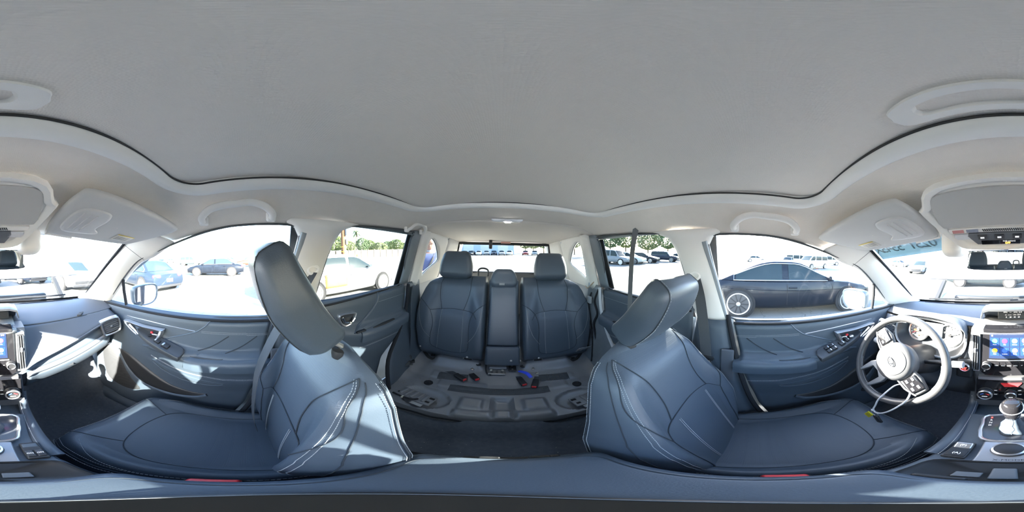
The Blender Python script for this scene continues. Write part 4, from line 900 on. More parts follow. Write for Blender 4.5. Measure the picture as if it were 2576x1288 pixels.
TF = Matrix.Rotation(.42, 3, 'Y'); tg = MB().rbox((-.377, .329, -.716), (.026, .004, .048), .0018, TF).build('tag_plate', mat('yellow plastic tag', (.62, .56, .015), .5), KT)
for k in range(3): MB().box(V((-.377, .3265, -.716))+TF @ V((0, 0, .010-.009*k)), (.018, .0006, .003), TF).build('tag_writing', mat('olive ink', (.25, .24, .02), .6), tg)
MB().rbox((-.338, .331, -.718), (.022, .012, .05), .006, Matrix.Rotation(-.5, 3, 'Y')).build('key_fob', BLACKP, KT)

# ================================================================ overhead: console, mirror, visors, handles, lamp
OC = thing('overhead_console', (0, .38, .04), 'pale overhead console with dark switch strip above the mirror', 'overhead console')
OF = frame((-.004, .372, .103), (1, 0, 0), V((0, -.15, .132)))
def rr2(a, b, c, d, r): return [(x, y) for x, y in ((-c+r, -d), (-c, -d+r*.6), (-b, d*.3), (-a, d-r), (-a+r, d), (a-r, d), (a, d-r), (b, d*.3), (c, -d+r*.6), (c-r, -d))]
ol = cr([(*p, 0) for p in rr2(.172, .182, .128, .098, .05)], 4, True)
MB().sheet([[OF @ V((p.x*1.02, p.y*1.02, -.05)) for p in ol], [OF @ V((p.x*1.02, p.y*1.02, .006)) for p in ol], [OF @ V((p.x*.97, p.y*.97, .016)) for p in ol], [OF @ V((p.x*.90, p.y*.88, .012)) for p in ol], [OF @ V((p.x*.87, p.y*.85, .004)) for p in ol], [OF @ V((0, 0, .004)) for p in ol]], closed=True).build('bezel', TRIML, OC, smooth=50)
dl_ = cr([(-.150, .0, 0), (-.150, .055, 0), (-.125, .076, 0), (0, .08, 0), (.125, .076, 0), (.150, .055, 0), (.150, .0, 0), (.138, -.022, 0), (0, -.022, 0), (-.138, -.022, 0)], 3, True)
MB().sheet([[OF @ V((p.x, p.y, .002)) for p in dl_], [OF @ V((p.x*.985, .03+(p.y-.03)*.97, .010)) for p in dl_], [OF @ V((0, .03, .0115)) for p in dl_]], closed=True).build('sunglass_door', mat('grey door plastic', (.47, .47, .465), .6), OC, smooth=50)
MB().box(OF @ V((0, -.034, .006)), (.262, .014, .008), OF.to_3x3()).build('microphone_strip', TRIML, OC, bev=.002)
for k in range(24): MB().box(OF @ V((-.04+.005*k, -.034, .0105)), (.0022, .008, .001), OF.to_3x3() @ Matrix.Rotation(.5, 3, 'Z')).build('grille_slot', BLACKP, OC)
MB().box(OF @ V((-.105, -.034, .0105)), (.03, .009, .002), OF.to_3x3()).build('sos_button', mat('faded red key', (.55, .25, .25), .5), OC); MB().box(OF @ V((-.068, -.034, .0105)), (.03, .009, .002), OF.to_3x3()).build('info_button', mat('slate key', (.25, .28, .36), .5), OC)
for s in (-1, 1): MB().rbox(OF @ V((s*.098, -.054, .008)), (.045, .018, .006), .003, OF.to_3x3()).build('map_lamp_lens', mat('lamp lens', (.62, .64, .68), .2), OC)
pnl = MB().prism([OF @ V((x, y, .003)) for x, y in ((-.080, -.044), (.085, -.044), (.092, -.05), (.072, -.082), (-.062, -.082), (-.086, -.05))], OF.to_3x3().col[2]*.008).build('switch_panel', mat('slate switch panel', (.13, .145, .17), .35), OC, bev=.002)
for x in (-.045, -.002, .042):
    b = MB().rbox(OF @ V((x, -.055, .012)), (.024, .015, .005), .002, OF.to_3x3()).build('roof_switch', mat('dark key', (.05, .055, .065), .4), pnl); MB().box(OF @ V((x, -.055, .0148)), (.010, .005, .0006), OF.to_3x3()).build('switch_mark', WHITE, b)
MB().box(OF @ V((.0, -.074, .0115)), (.10, .013, .002), OF.to_3x3()).build('airbag_display', GLOSSB, pnl)
text_obj('display_caption', 'PASS AIRBAG', .0055, WHITE, pnl, OF @ Matrix.Translation((.022, -.0705, .0128))); text_obj('display_word', 'OFF', .008, mat('amber text', (.9, .35, .05), .5, emit=(1, .35, .04), estr=2.2), pnl, OF @ Matrix.Translation((.018, -.077, .0128)))
for s in (-1, 1):
    MB().rbox((s*.150-.004, .485, .052), (.065, .10, .085), .026).build('camera_housing', TRIML, OC)
# rear-view mirror
RM = thing('rear_view_mirror', (.008, .50, -.035), 'frameless-looking wide rear-view mirror hanging under the overhead console', 'mirror')
lp = cr([(-.105, -.028, 0), (-.122, -.01, 0), (-.120, .022, 0), (-.10, .030, 0), (.10, .030, 0), (.120, .022, 0), (.122, -.01, 0), (.108, -.028, 0)], 4, True); MF = frame((.010, .495, -.003), (1, .03, -.01), (0, -.03, 1))
MB().sheet([[MF @ V((p.x, p.y, 0)) for p in lp], [MF @ V((p.x*1.01, p.y*1.04, -.004)) for p in lp], [MF @ V((p.x, p.y, -.016)) for p in lp], [MF @ V((p.x*.6, p.y*.6, -.03)) for p in lp], [MF @ V((0, 0, -.03)) for p in lp]], closed=True).build('housing', BLACKP, RM, smooth=50)
MB().sheet([[MF @ V((p.x*.985, p.y*.96, .001)) for p in lp], [MF @ V((0, 0, .001)) for p in lp]], closed=True).build('mirror_glass', MIRROR, RM, smooth=0)
MB().tube([MF @ V((0, 0, -.02)), V((.005, .53, .03)), V((0, .55, .055))], .008, 10).build('arm', BLACKP, RM)
# sun visors
for s, side in ((1, 'passenger'), (-1, 'driver')):
    T = thing('sun_visor', (s*.37, .33, .07), 'folded-up pale sun visor over the %s seat, with mirror cover and warning label' % side, 'sun visor')
    A, B, C, D = V((s*.205, .275, .155)), V((s*.565, .215, .092)), V((s*.525, .425, .045)), V((s*.185, .455, .078))
    def vp(u, v_, d=0):
        p = A.lerp(B, u).lerp(D.lerp(C, u), v_); q = (B-A).cross(D-A); q = q.normalized()*(1 if q.z < 0 else -1); return p+q*d+V((0, 0, .0))
    lp = cr([(.03, .15, 0), (.10, .02, 0), (.5, .0, 0), (.90, .03, 0), (.985, .12, 0), (.99, .45, 0), (.93, .9, 0), (.8, .99, 0), (.4, 1.0, 0), (.06, .97, 0), (.0, .85, 0), (.0, .5, 0)], 4, True)
    cu, cv = .5, .5
    def ring(k, d): return [vp(cu+(p.x-cu)*k, cv+(p.y-cv)*k, d) for p in lp]
    MB().sheet([ring(.6, -.008), ring(.985, -.008), ring(1.0, -.002), ring(1.0, .005), ring(.975, .010), ring(.9, .0125), ring(.5, .013), ring(.01, .013)], closed=True).build('pad', mat('pale visor vinyl', (.57, .57, .565), .6, bump=.08, scale=500), T, smooth=60)
    ml = cr([(.12, .28, 0), (.30, .24, 0), (.36, .36, 0), (.35, .62, 0), (.42, .74, 0), (.30, .80, 0), (.10, .80, 0), (.07, .55, 0)], 4, True); mc = V((.22, .52, 0))
    vm = MB().sheet([[vp(p.x, p.y, .011) for p in ml], [vp(*(p.lerp(mc, .06)).xy, .018) for p in ml], [vp(*(p.lerp(mc, .2)).xy, .020) for p in ml], [vp(mc.x, mc.y, .020) for p in ml]], closed=True).build('mirror_cover', mat('pale visor plastic', (.60, .60, .60), .45), T, smooth=50)
    for k in range(3): MB().tube([vp(.14+.05*k, .32, .0205), vp(.13+.05*k, .70, .0205)], .0022, 6).build('cover_rib', MATS['pale visor plastic'], vm)
    MB().sheet([[vp(u, v_, .0138) for u in (.60, .7, .8)] for v_ in (.66, .75, .84)]).build('warning_label', mat('label white', (.72, .71, .66), .6), T, solid=.0004)
    MB().sheet([[vp(u, v_, .0142) for u in (.60, .7, .8)] for v_ in (.64, .665)]).build('label_header', mat('label yellow', (.78, .62, .18), .6), T, solid=.0004)
    for k in range(4): MB().sheet([[vp(u, v_, .0143) for u in (.62, .78)] for v_ in (.70+.03*k, .708+.03*k)]).build('label_line', mat('label ink', (.25, .25, .27), .7), T, solid=.0003)
    MB().tube([vp(.02, .93, .0), vp(.02, 1.0, .004), vp(.28, 1.04, .004)], .005, 8).build('pivot_rod', TRIML, T)
# grab handles
def grab(s, y0, y1, lab):
    T = thing('grab_handle', (s*.54, (y0+y1)/2, .10), lab, 'grab handle')
    x = lambda y: s*(.528)
    zr = lambda y: zroof(.545, y)
    d = (y0-y1); pts = cr([V((s*.558, y0, zr(y0)-.035)), V((s*.528, y0-.012*0, zr(y0)-.022)), V((s*.515, y0-d*.12, zr(y0)-.001)), V((s*.512, y0-d*.3, zr(y0)+.010)), V((s*.512, (y0+y1)/2, zr(y0)+.014)), V((s*.512, y1+d*.3, zr(y1)+.010)), V((s*.515, y1+d*.12, zr(y1)-.001)), V((s*.528, y1, zr(y1)-.022)), V((s*.558, y1, zr(y1)-.035))], 5)
    MB().tube(pts, .0125, 10, flat=.75).build('grip', TRIML, T)
    for y in (y0, y1): MB().rbox((s*.556, y, zr(y)-.026), (.022, .032, .034), .008).build('end_cap', TRIML, T)
grab(1, .135, -.085, 'pale roof grab handle above the front passenger window'); grab(-1, .135, -.085, "pale roof grab handle above the driver's front window")
grab(1, -.80, -.98, 'pale roof grab handle above the rear passenger-side window')
# cargo lamp on the headliner behind the sunroof (switched on)
LP = thing('dome_lamp', (.0, -.925, .185), 'lit boat-shaped dome lamp on the headliner behind the sunroof', 'lamp')
lp = cr([V((-.088, -.915, 0)), V((-.05, -.918, 0)), V((0, -.918, 0)), V((.05, -.918, 0)), V((.09, -.915, 0)), V((.06, -.945, 0)), V((0, -.955, 0)), V((-.06, -.945, 0))], 4, True)
MB().sheet([[V((p.x, p.y, .200)) for p in lp], [V((p.x, p.y, .186)) for p in lp], [V((p.x*.9, -.935+(p.y+.935)*.85, .181)) for p in lp], [V((0, -.935, .180)) for p in lp]], closed=True).build('lens', mat('lamp lens clear', (.75, .78, .82), .2), LP, smooth=60)
MB().rbox((-.003, -.936, .179), (.034, .018, .004), .0018).build('bulb_window', mat('lit bulb', (1, 1, 1), .4, emit=(1, .97, .9), estr=40), LP)
# tailgate latch cover/camera and high stop lamp seen through the back
MB().rbox((.16, -1.94, .105), (.04, .05, .12), .012).build('wiper_motor_cover', BLACKP)
tag(bpy.data.objects['wiper_motor_cover'], 'small black motor cover hanging at the top of the rear window', 'cover')
tag(MB().rbox((-.02, -2.0, .125), (.12, .03, .018), .006).build('high_brake_lamp', mat('dim red lens', (.6, .3, .24), .3)), 'slim reddish high-mounted brake lamp over the rear window', 'brake lamp')
# ================================================================ front seats
def front_seat(s, hy, rho, hc, lean, hh, lab):
    xc = s*.378; H = V((xc, hy, -.865)); ES = V((0, -math.sin(rho), math.cos(rho))); ET = V((0, math.cos(rho), math.sin(rho)))
    T = thing('front_seat_unit', (xc, .1, -1.09), lab, 'car seat')
    P = lambda x, q, t: H+V((x, 0, 0))+ES*q+ET*t
    W = [(0, .215), (.06, .232), (.14, .25), (.24, .262), (.32, .258), (.40, .238), (.48, .222), (.54, .21), (.585, .19), (.62, .155), (.645, .10)]
    HB = [(0, .015), (.1, .045), (.22, .068), (.34, .06), (.44, .034), (.54, .012), (.62, 0)]
    def fr_(x, q):
        w = interp(W, q); a = min(1, abs(x)/w); k = 1-.75*sm(.54, .648, q)
        t = .048+.016*math.sin(PI*min(1, q/.5))+interp(HB, q)*sm(.52, .82, a)
        t -= .022*sm(.50, .62, q)
        return (t+.03)*(1-a**7)*k-.03
    def bk_(x, q):
        w = interp(W, q); a = min(1, abs(x)/w); return -.03-(.072-.02*sm(.3, .6, q))*(1-a**5)*(1-.75*sm(.55, .648, q))
    NQ, NX = 44, 48
    qs = [.645*(i/NQ) for i in range(NQ+1)]
    fa = [math.sin(PI/2*(-1+2*j/NX)) for j in range(NX+1)]
    rings = []
    for q in qs:
        w = interp(W, q); rings.append([P(a*w, q, fr_(a*w, q)) for a in fa]+[P(a*w, q, bk_(a*w, q)) for a in fa[::-1][1:-1:2]])
    g = MB().loft(rings)
    # the perforated middle is its own piece, the rest the shell
    n = len(rings[0]); shell, ins = [], []
    for f in g.f:
        c = sum((g.v[i] for i in f), V())/len(f); x = c.x-xc; q = (c-H).dot(ES); t = (c-H).dot(ET)
        lim = .155 if q < .33 else lerp(.165, .15, sm(.33, .6, q))
        (ins if (len(f) == 4 and abs(x) < lim and t > fr_(x, q)-.012 and q < .615) else shell).append(f)
    def sub(fs):
        m = {}; vv = []
        out = []
        for f in fs:
            r = []
            for i in f:
                if i not in m: m[i] = len(vv); vv.append(g.v[i])
                r.append(m[i])
            out.append(r)
        return vv, out
    obj('backrest', *sub(shell), LEATHER, T, smooth=70); obj('backrest_insert', *sub(ins), PERF, T, smooth=70)
    def on(x, q, o=.0015): return P(x, q, fr_(x, q)+o)
    def line(pts, m=8): return [on(p.x, p.y) for p in cr([(a, b, 0) for a, b in pts], m)]
    seams = [[(-.163, .285), (-.11, .345), (0, .372), (.11, .345), (.163, .285)]]
    for k in (-1, 1):
        seams += [[(k*.11, .345), (k*.094, .42), (k*.10, .50), (k*.125, .565), (k*.145, .605)], [(k*.163, .285), (k*.158, .2), (k*.152, .1), (k*.15, .01)], [(k*.163, .285), (k*.185, .36), (k*.192, .46), (k*.165, .57), (k*.145, .605)]]
    for sp in seams: MB().tube(line(sp), .0015, 6).build('seam', SEAMC, T)
    for k in (-1, 1):
        for dx in (0, .006): MB().stitch(line([(k*(.082+dx), .33), (k*(.084+dx), .2), (k*(.085+dx), .02)]), .0062, .0045, .0010).build('stitching', THREAD, T)
        edge = lambda fr: [on(k*fr*interp(W, q), q, .0016) for q in [lerp(.02, .60, i/60) for i in range(61)]]
        MB().stitch(edge(.80), .0066, .0046, .0008).build('stitching', THREAD, T); MB().stitch(edge(.825), .0066, .0046, .0008).build('stitching', THREAD, T)
        MB().tube(edge(.9), .0014, 6).build('seam', SEAMC, T)
        sd = [P(k*interp(W, q)*1.003, q, -.026) for q in [lerp(.0, .60, i/50) for i in range(51)]]
        MB().tube(sd, .0014, 6).build('seam', SEAMC, T); MB().stitch([p+ET*.006 for p in sd], .0066, .0046, .0008).build('stitching', THREAD, T); MB().stitch([p-ET*.006 for p in sd], .0066, .0046, .0008).build('stitching', THREAD, T)
        # shoulder/bolster side panel seam arcs on the flank
        arc = [P(k*(interp(W, q)-.002), q, .03*math.sin(PI*(q-.15)/.45)) for q in [lerp(.16, .58, i/30) for i in range(31)]]
    # headrest: bun, posts, sleeves
    HL = V((0, math.sin(lean), math.cos(lean))); HN = V((0, math.cos(lean), -math.sin(lean))); R = Matrix((V((1, 0, 0)), HN, HL)).transposed()
    hc = V((s*.398, *hc)); hw, hd, hz = .262, .092, hh
    def warp(p):
        u = p.z/(hz/2); x = p.x*(1-.10*sm(.2, 1, u)-.05*sm(0, -1, u)); y = p.y*(1-.22*sm(.1, 1, u)) + .010*(1-(p.x/(hw/2))**2)-.016*u*u
        return V((x, y, p.z-.010*(p.x/(hw/2))**2*(1 if u > 0 else -1)))
    hr = MB().rbox(hc, (hw, hd, hz), .030, R, m=6, warp=warp, k=5).build('headrest', LEATHER, T, smooth=180)
    for k in (-1, 1):
        # seam where the front face meets the side panel; runs up the face and over the top
        pth = []
        for i in range(61):
            a = lerp(-2.3, 2.3, i/60); y = math.cos(a); z = math.sin(a); m_ = max(abs(y)/(hd/2-.006), abs(z)/(hz/2-.006)); p = V((k*.106, y/m_*1, z/m_*1))
            p.y = max(-hd/2, min(hd/2, p.y)); core = V((0, max(-hd/2+.030, min(hd/2-.030, p.y)), max(-hz/2+.030, min(hz/2-.030, p.z)))); dv = V((0, p.y, p.z))-core
            q = core+dv.normalized()*.0302; pth.append(hc+R @ warp(V((k*.106, q.y, q.z))))
        MB().tube(pth, .0014, 6).build('seam', SEAMC, hr); MB().stitch([p+V((-k*.0055, 0, 0))+HN*.0012 for p in pth], .0085, .0060, .0010).build('stitching', THREAD, hr)
    for k in (-1, 1):
        top = P(k*.065, .628, -.02); up = hc-HL*hz*.3+V((k*.065, 0, 0))
        MB().tube([top-ES*.03, top+ES*.02, up], .0065, 10).build('headrest_post', STEEL, hr)
        MB().lathe([(.018, -.012), (.020, 0), (.019, .010), (.012, .014), (.007, .014)], top, ES, 20).build('post_sleeve', BLACKP, T)
    # ---- cushion
    BY = [(-.13, -.86), (-.06, -.845), (.05, -.83), (.2, -.80), (.30, -.776), (.355, -.765), (.385, -.775), (.405, -.80), (.418, -.845), (.415, -.885)]
    CW = [(-.13, .205), (0, .235), (.2, .246), (.33, .246), (.38, .232), (.405, .20), (.418, .15)]
    def top(x, y):
        w = interp(CW, y); a = min(1, abs(x)/w); z = interp(BY, y); b = .045*sm(.60, .86, a)*(1-sm(.25, .40, y)*.85)
        return (z+b+.92)*(1-a**8)-.92
    ys = [-.13+.548*math.sin(PI/2*i/40) for i in range(41)]
    rings = []
    for y in ys:
        w = interp(CW, y); rings.append([V((xc+a*w, y, top(a*w, y))) for a in fa]+[V((xc+a*w*.97, y if y < .39 else .39+(y-.39)*.3, -.955+.02*(y > .38))) for a in fa[::-1][1:-1:3]])
    g = MB().loft(rings); shell, ins = [], []
    for f in g.f:
        c = sum((g.v[i] for i in f), V())/len(f); x = c.x-xc
        (ins if (len(f) == 4 and abs(x) < .152 and c.y < .30-.35*abs(x)**1.2 and c.z > top(x, c.y)-.01) else shell).append(f)
    obj('cushion', *sub(shell), LEATHER, T, smooth=70); obj('cushion_insert', *sub(ins), PERF, T, smooth=70)
    cl = lambda pts, o=.0015: [V((xc+p.x, p.y, top(p.x, p.y)+o)) for p in cr([(a, b, 0) for a, b in pts], 8)]
    MB().tube(cl([(-.155, -.05), (-.152, .10), (-.145, .20), (-.10, .262), (0, .285), (.10, .262), (.145, .20), (.152, .10), (.155, -.05)]), .0015, 6).build('seam', SEAMC, T)
    for k in (-1, 1):
        MB().tube(cl([(k*.10, .262), (k*.125, .31), (k*.15, .36), (k*.165, .398)]), .0014, 6).build('seam', SEAMC, T)
        e1 = [V((xc+k*fr*interp(CW, y), y, top(k*fr*interp(CW, y), y)+.0015)) for fr in (.88,) for y in [lerp(-.06, .385, i/50) for i in range(51)]]
        MB().stitch(e1, .0066, .0046, .0008).build('stitching', THREAD, T); MB().tube([p+V((k*.010, 0, -.004)) for p in e1], .0013, 6).build('seam', SEAMC, T); MB().stitch([p+V((k*.016, 0, -.010)) for p in e1], .0066, .0046, .0008).build('stitching', THREAD, T)
        MB().stitch(cl([(k*.205, -.02), (k*.212, .14), (k*.205, .25), (k*.175, .33)], .0016), .0066, .0046, .0008).build('stitching', THREAD, T)
    MB().stitch([V((xc+x, interp([(-.2, .393), (0, .404), (.2, .393)], x), top(x, interp([(-.2, .393), (0, .404), (.2, .393)], x))+.002)) for x in [-.18+.36*i/30 for i in range(31)]], .0066, .0046, .0008).build('stitching', THREAD, T)
    # plastic base and slide rails
    MB().rbox((xc, .10, -.985), (.44, .46, .10), .03).build('seat_base', BLACKP, T, smooth=50)
    MB().rbox((xc+s*.235, .06, -.93), (.03, .36, .09), .014).build('side_cover', BLACKP, T)
    MB().rbox((xc-s*.232, -.06, -.95), (.026, .30, .10), .012).build('side_cover', BLACKP, T)
    for k in (-.17, .17): MB().box((xc+k, .1, -1.055), (.03, .62, .04)).build('slide_rail', BLACKP, T, bev=.004)
    MB().rbox((xc-s*.19, -.20, -1.0), (.12, .20, .14), .04).build('recliner_cover', BLACKP, T)
    return T
front_seat(1, -.09, math.radians(7), (-.088, -.104), math.radians(29), .258, 'charcoal leather front passenger seat with sunlit shoulder, headrest close by')
front_seat(-1, -.095, math.radians(20), (-.278, -.172), math.radians(37), .26, "charcoal leather driver's seat behind the steering wheel, leaning further back")

# ---- front belt buckles beside the console
for s, nm in ((1, 'passenger'), (-1, 'driver')):
    T = thing('seat_belt_buckle', (s*.158, .02, -.83), 'black belt buckle with red button between console and %s seat' % nm, 'belt buckle')
    R = Matrix.Rotation(-.25, 3, 'X'); MB().rbox((s*.143, .03, -.755), (.022, .055, .10), .008, R).build('buckle_body', BLACKP, T); MB().rbox((s*.143, .040, -.706), (.016, .048, .012), .004, R).build('release_button', RED, T)
    MB().rbox((s*.150, .005, -.88), (.012, .04, .16), .004, R).build('stalk', BLACKP, T)

# ---- belts
BELT = mat('dark belt webbing', (.055, .062, .07), .8, bump=.5, scale=900)
BELTG = mat('grey belt webbing', (.16, .17, .185), .8, bump=.5, scale=900)
def dring(s, T):
    g = MB(); c = V((s*.638, -.268, -.03))
    MB().rbox(c+V((s*-.004, 0, .03)), (.022, .045, .10), .012).build('slider_cover', TRIML, T)
    MB().tube([c+V((-s*.012, .022*math.cos(a)+.004, -.045+.016*math.sin(a))) for a in [2*PI*k/20 for k in range(20)]], .007, 8, closed=True).build('guide_ring', TRIML, T)
    MB().rbox(c+V((-s*.008, .004, -.022)), (.014, .034, .04), .007).build('guide_arm', TRIML, T)
T = thing('front_seat_belt', (-.62, -.22, -.9), "dark seat belt hanging on the driver's B pillar", 'seat belt'); dring(-1, T)
MB().ribbon(cr([V((-.628, -.262, -.085)), V((-.622, -.235, -.17)), V((-.612, -.212, -.3)), V((-.602, -.195, -.44)), V((-.60, -.195, -.62)), V((-.605, -.20, -.85))], 5), .046, .0014, (0, 1, .15)).build('webbing', BELT, T, smooth=60)
tn = MB().rbox((-.598, -.19, -.455), (.010, .058, .022), .003).build('tongue', BLACKP, T); MB().rbox((-.597, -.19, -.485), (.003, .026, .04), .001).build('tongue_blade', STEEL, tn)
T = thing('front_seat_belt', (.62, -.22, -.9), 'dark seat belt lying across the front passenger seat back', 'seat belt'); dring(1, T)
MB().ribbon(cr([V((.626, -.262, -.085)), V((.595, -.19, -.17)), V((.545, -.09, -.29)), V((.505, -.03, -.42)), V((.48, -.012, -.56)), V((.462, -.008, -.70)), V((.455, -.015, -.80))], 5), .046, .0014, (1, .1, .3)).build('webbing', BELT, T, smooth=60)

# ================================================================ rear seat backs (cushion removed)
rho = math.radians(15); RH = V((0, -1.075, -.85)); RES = V((0, -math.sin(rho), math.cos(rho))); RET = V((0, math.cos(rho), math.sin(rho)))
RP = lambda x, q, t: RH+V((x, 0, 0))+RES*q+RET*t
OUTX = [(0, .60), (.06, .605), (.14, .625), (.24, .655), (.36, .665), (.48, .655), (.56, .635), (.62, .60), (.66, .54), (.685, .47)]
def rear_back(sx, T, x_in):
    def lims(q): return x_in+.012*sm(.62, .685, q), interp(OUTX, q)
    def fr_(x, q):
        a, b = lims(q); u = (x-a)/(b-a); m = (x-.365)
        t = .052+.012*math.sin(PI*min(1, q/.6)); t += .030*sm(.11, .20, abs(m))*(1-sm(.42, .58, q))*sm(-.02, .12, q); t -= .015*sm(.36, .42, q)*(1-sm(.1, .16, abs(m)))
        e = min(u, 1-u); rd = 1-(1-min(1, e/.06))**2.5; k = 1-.6*sm(.60, .69, q); kb = .55+.45*sm(0, .05, q)
        return (t+.05)*rd*k*kb-.05
    NQ, NX = 46, 52; rings = []
    us = [.5-.5*math.cos(PI*j/NX) for j in range(NX+1)]
    for i in range(NQ+1):
        q = .688*i/NQ; a, b = lims(q); X = [lerp(a, b, u) for u in us]
        rings.append([RP(sx*x, q, fr_(x, q)) for x in X]+[RP(sx*x, q, -.05-.03*math.sin(PI*u)) for x, u in list(zip(X, us))[::-1][1:-1:3]])
    MB().loft(rings).build('backrest', LEATHER, T, smooth=70)
    ln = lambda pts, m=8, o=.0015: [RP(sx*p.x, p.y, fr_(p.x, p.y)+o) for p in cr([(a, b, 0) for a, b in pts], m)]
    for pts in ([(.215, .402), (.27, .415), (.365, .422), (.45, .412), (.535, .395)], [(.29, .418), (.265, .50), (.25, .58), (.25, .675)], [(.455, .41), (.478, .5), (.485, .58), (.482, .665)],
                [(.215, .402), (.19, .36), (.165, .44), (.128, .485)][:2]+[], [(.215, .402), (.175, .445), (.13, .475)], [(.535, .395), (.585, .445), (.645, .485)],
                [(.215, .402), (.235, .345), (.24, .27), (.235, .18), (.24, .10), (.285, .078), (.365, .074), (.45, .085), (.50, .11), (.512, .18), (.505, .28), (.515, .34), (.535, .395)]):
        MB().tube(ln(pts), .0017, 6).build('seam', SEAMC, T)
    for pts in ([(.285, .08), (.283, .2), (.288, .41)], [(.455, .09), (.457, .2), (.452, .408)], [(.15, .46), (.16, .36), (.19, .25), (.238, .17)], [(.628, .45), (.615, .34), (.575, .24), (.512, .17)]):
        MB().stitch(ln(pts, 14), .008, .0055, .0011).build('stitching', THREAD, T)
    for x, q in ((.575, .075), (.235, .045), (.155, .05))[:2]:
        p = RP(sx*x, q, fr_(x, q)); MB().lathe([(.008, 0), (.008, .002), (.005, .004), (0, .0045)], p, RET, 14).build('stud', STEEL, T)
    hxr = .385 if sx > 0 else .365
    hr = MB().rbox(RP(sx*hxr, .772, .012), (.272, .105, .222), .05, Matrix((V((1, 0, 0)), RET, RES)).transposed(), m=5, k=5, warp=lambda p: V((p.x*(1-.16*sm(-.02, .1, p.z)), p.y*(1-.2*sm(0, .1, p.z)), p.z))).build('headrest', LEATHER, T, smooth=180)
    for k in (-.06, .06): MB().tube([RP(sx*hxr+k, .66, -.02), RP(sx*hxr+k, .75, .0)], .006, 8).build('headrest_post', STEEL, hr)
    MB().lathe([(.017, 0), (.018, .008), (.008, .012)], RP(sx*.30, .686, -.01), RES, 16).build('post_sleeve', BLACKP, T); MB().lathe([(.017, 0), (.018, .008), (.008, .012)], RP(sx*.43, .686, -.01), RES, 16).build('post_sleeve', BLACKP, T)
    MB().tube(cr([RP(sx*.57, .005, .0), RP(sx*.50, -.03, .03), RP(sx*.40, -.022, .02), RP(sx*.33, -.005, 0)], 6), .012, 8).build('torn_edge', mat('ragged black felt', (.02, .021, .022), 1, bump=1, scale=80), T)
T = thing('rear_bench_unit', (.3, -1.1, -.86), 'wider rear seat back with centre armrest folded up, passenger side', 'rear seat back')
rear_back(1, T, .122)
# middle section: lower block, folded armrest pad, low headrest
MB().rbox(RP(.004, .075, .015), (.226, .13, .16), .02, Matrix((V((1, 0, 0)), RET, RES)).transposed(), m=3).build('centre_base', LEATHER, T, smooth=70)
MB().rbox(RP(.004, .36, -.03), (.226, .09, .62), .02, Matrix((V((1, 0, 0)), RET, RES)).transposed(), m=3).build('centre_back', LEATHER, T, smooth=70)
MB().rbox(RP(.006, .385, .040), (.205, .06, .45), .018, Matrix((V((1, 0, 0)), RET, RES)).transposed(), m=4, warp=lambda p: V((p.x*(1-.08*sm(-.2, .22, p.z)), p.y, p.z))).build('folded_armrest', LEATHER, T, smooth=70)
MB().rbox(RP(.006, .67, .035), (.20, .10, .145), .045, Matrix((V((1, 0, 0)), RET, RES)).transposed(), m=4, k=4, warp=lambda p: V((p.x*(1-.22*sm(-.01, .072, p.z)), p.y, p.z))).build('centre_headrest', LEATHER, T, smooth=180)
MB().tube(cr([RP(.13, .69, 0), RP(.13, .735, 0), RP(.155, .75, 0), RP(.185, .75, 0), RP(.205, .735, 0), RP(.205, .69, 0)], 4), .007, 8).build('release_loop', BLACKP, T)
MB().rbox(RP(.02, .625, .088), (.038, .002, .016), .0008, Matrix((V((1, 0, 0)), RET, RES)).transposed()).build('faint_label', mat('faint label', (.16, .175, .19), .6), T)
MB().lathe([(.008, 0), (.008, .002), (.005, .004), (0, .0045)], RP(-.05, .045, .082), RET, 14).build('stud', STEEL, T)
T = thing('rear_bench_unit', (-.38, -1.1, -.86), 'narrower rear seat back behind the driver, next to exposed wiring', 'rear seat back')
rear_back(-1, T, .122)
# rear belts
T = thing('rear_seat_belt', (.62, -1.02, -.9), 'black rear seat belt hanging at the passenger-side C pillar', 'seat belt')
MB().ribbon(cr([V((.652, -1.04, -.26)), V((.642, -1.005, -.36)), V((.632, -.985, -.55)), V((.625, -.965, -.74)), V((.60, -.93, -.84))], 5), .048, .0014, (.6, -1, 0)).build('webbing', BELT, T, smooth=60)
tn = MB().rbox((.588, -.915, -.856), (.055, .035, .014), .004, Matrix.Rotation(.6, 3, 'Z')).build('tongue', BLACKP, T); MB().rbox((.565, -.882, -.858), (.022, .035, .003), .001, Matrix.Rotation(.6, 3, 'Z')).build('tongue_blade', STEEL, tn)
g = MB()
for k in range(4): g.tube(cr([V((.60, -.92, -.84+.01*k)), V((.64, -.88, -.85+.008*k)), V((.65, -.84, -.862)), V((.61, -.83, -.866)), V((.575, -.87, -.86+.005*k)), V((.60, -.91, -.85))], 6, True), .010+.001*k, 6, closed=True)
g.build('bunched_webbing', BELT, T, smooth=60)
T = thing('rear_seat_belt', (-.60, -.60, -.4), 'dark belt strap hanging straight down across the rear driver-side window', 'seat belt')
MB().ribbon(cr([V((-.555, -.545, .14)), V((-.575, -.575, .09)), V((-.59, -.60, .0)), V((-.60, -.615, -.15)), V((-.605, -.62, -.28)), V((-.61, -.625, -.42))], 5), .044, .0014, (.25, 1, 0)).build('webbing', BELTG, T, smooth=60)
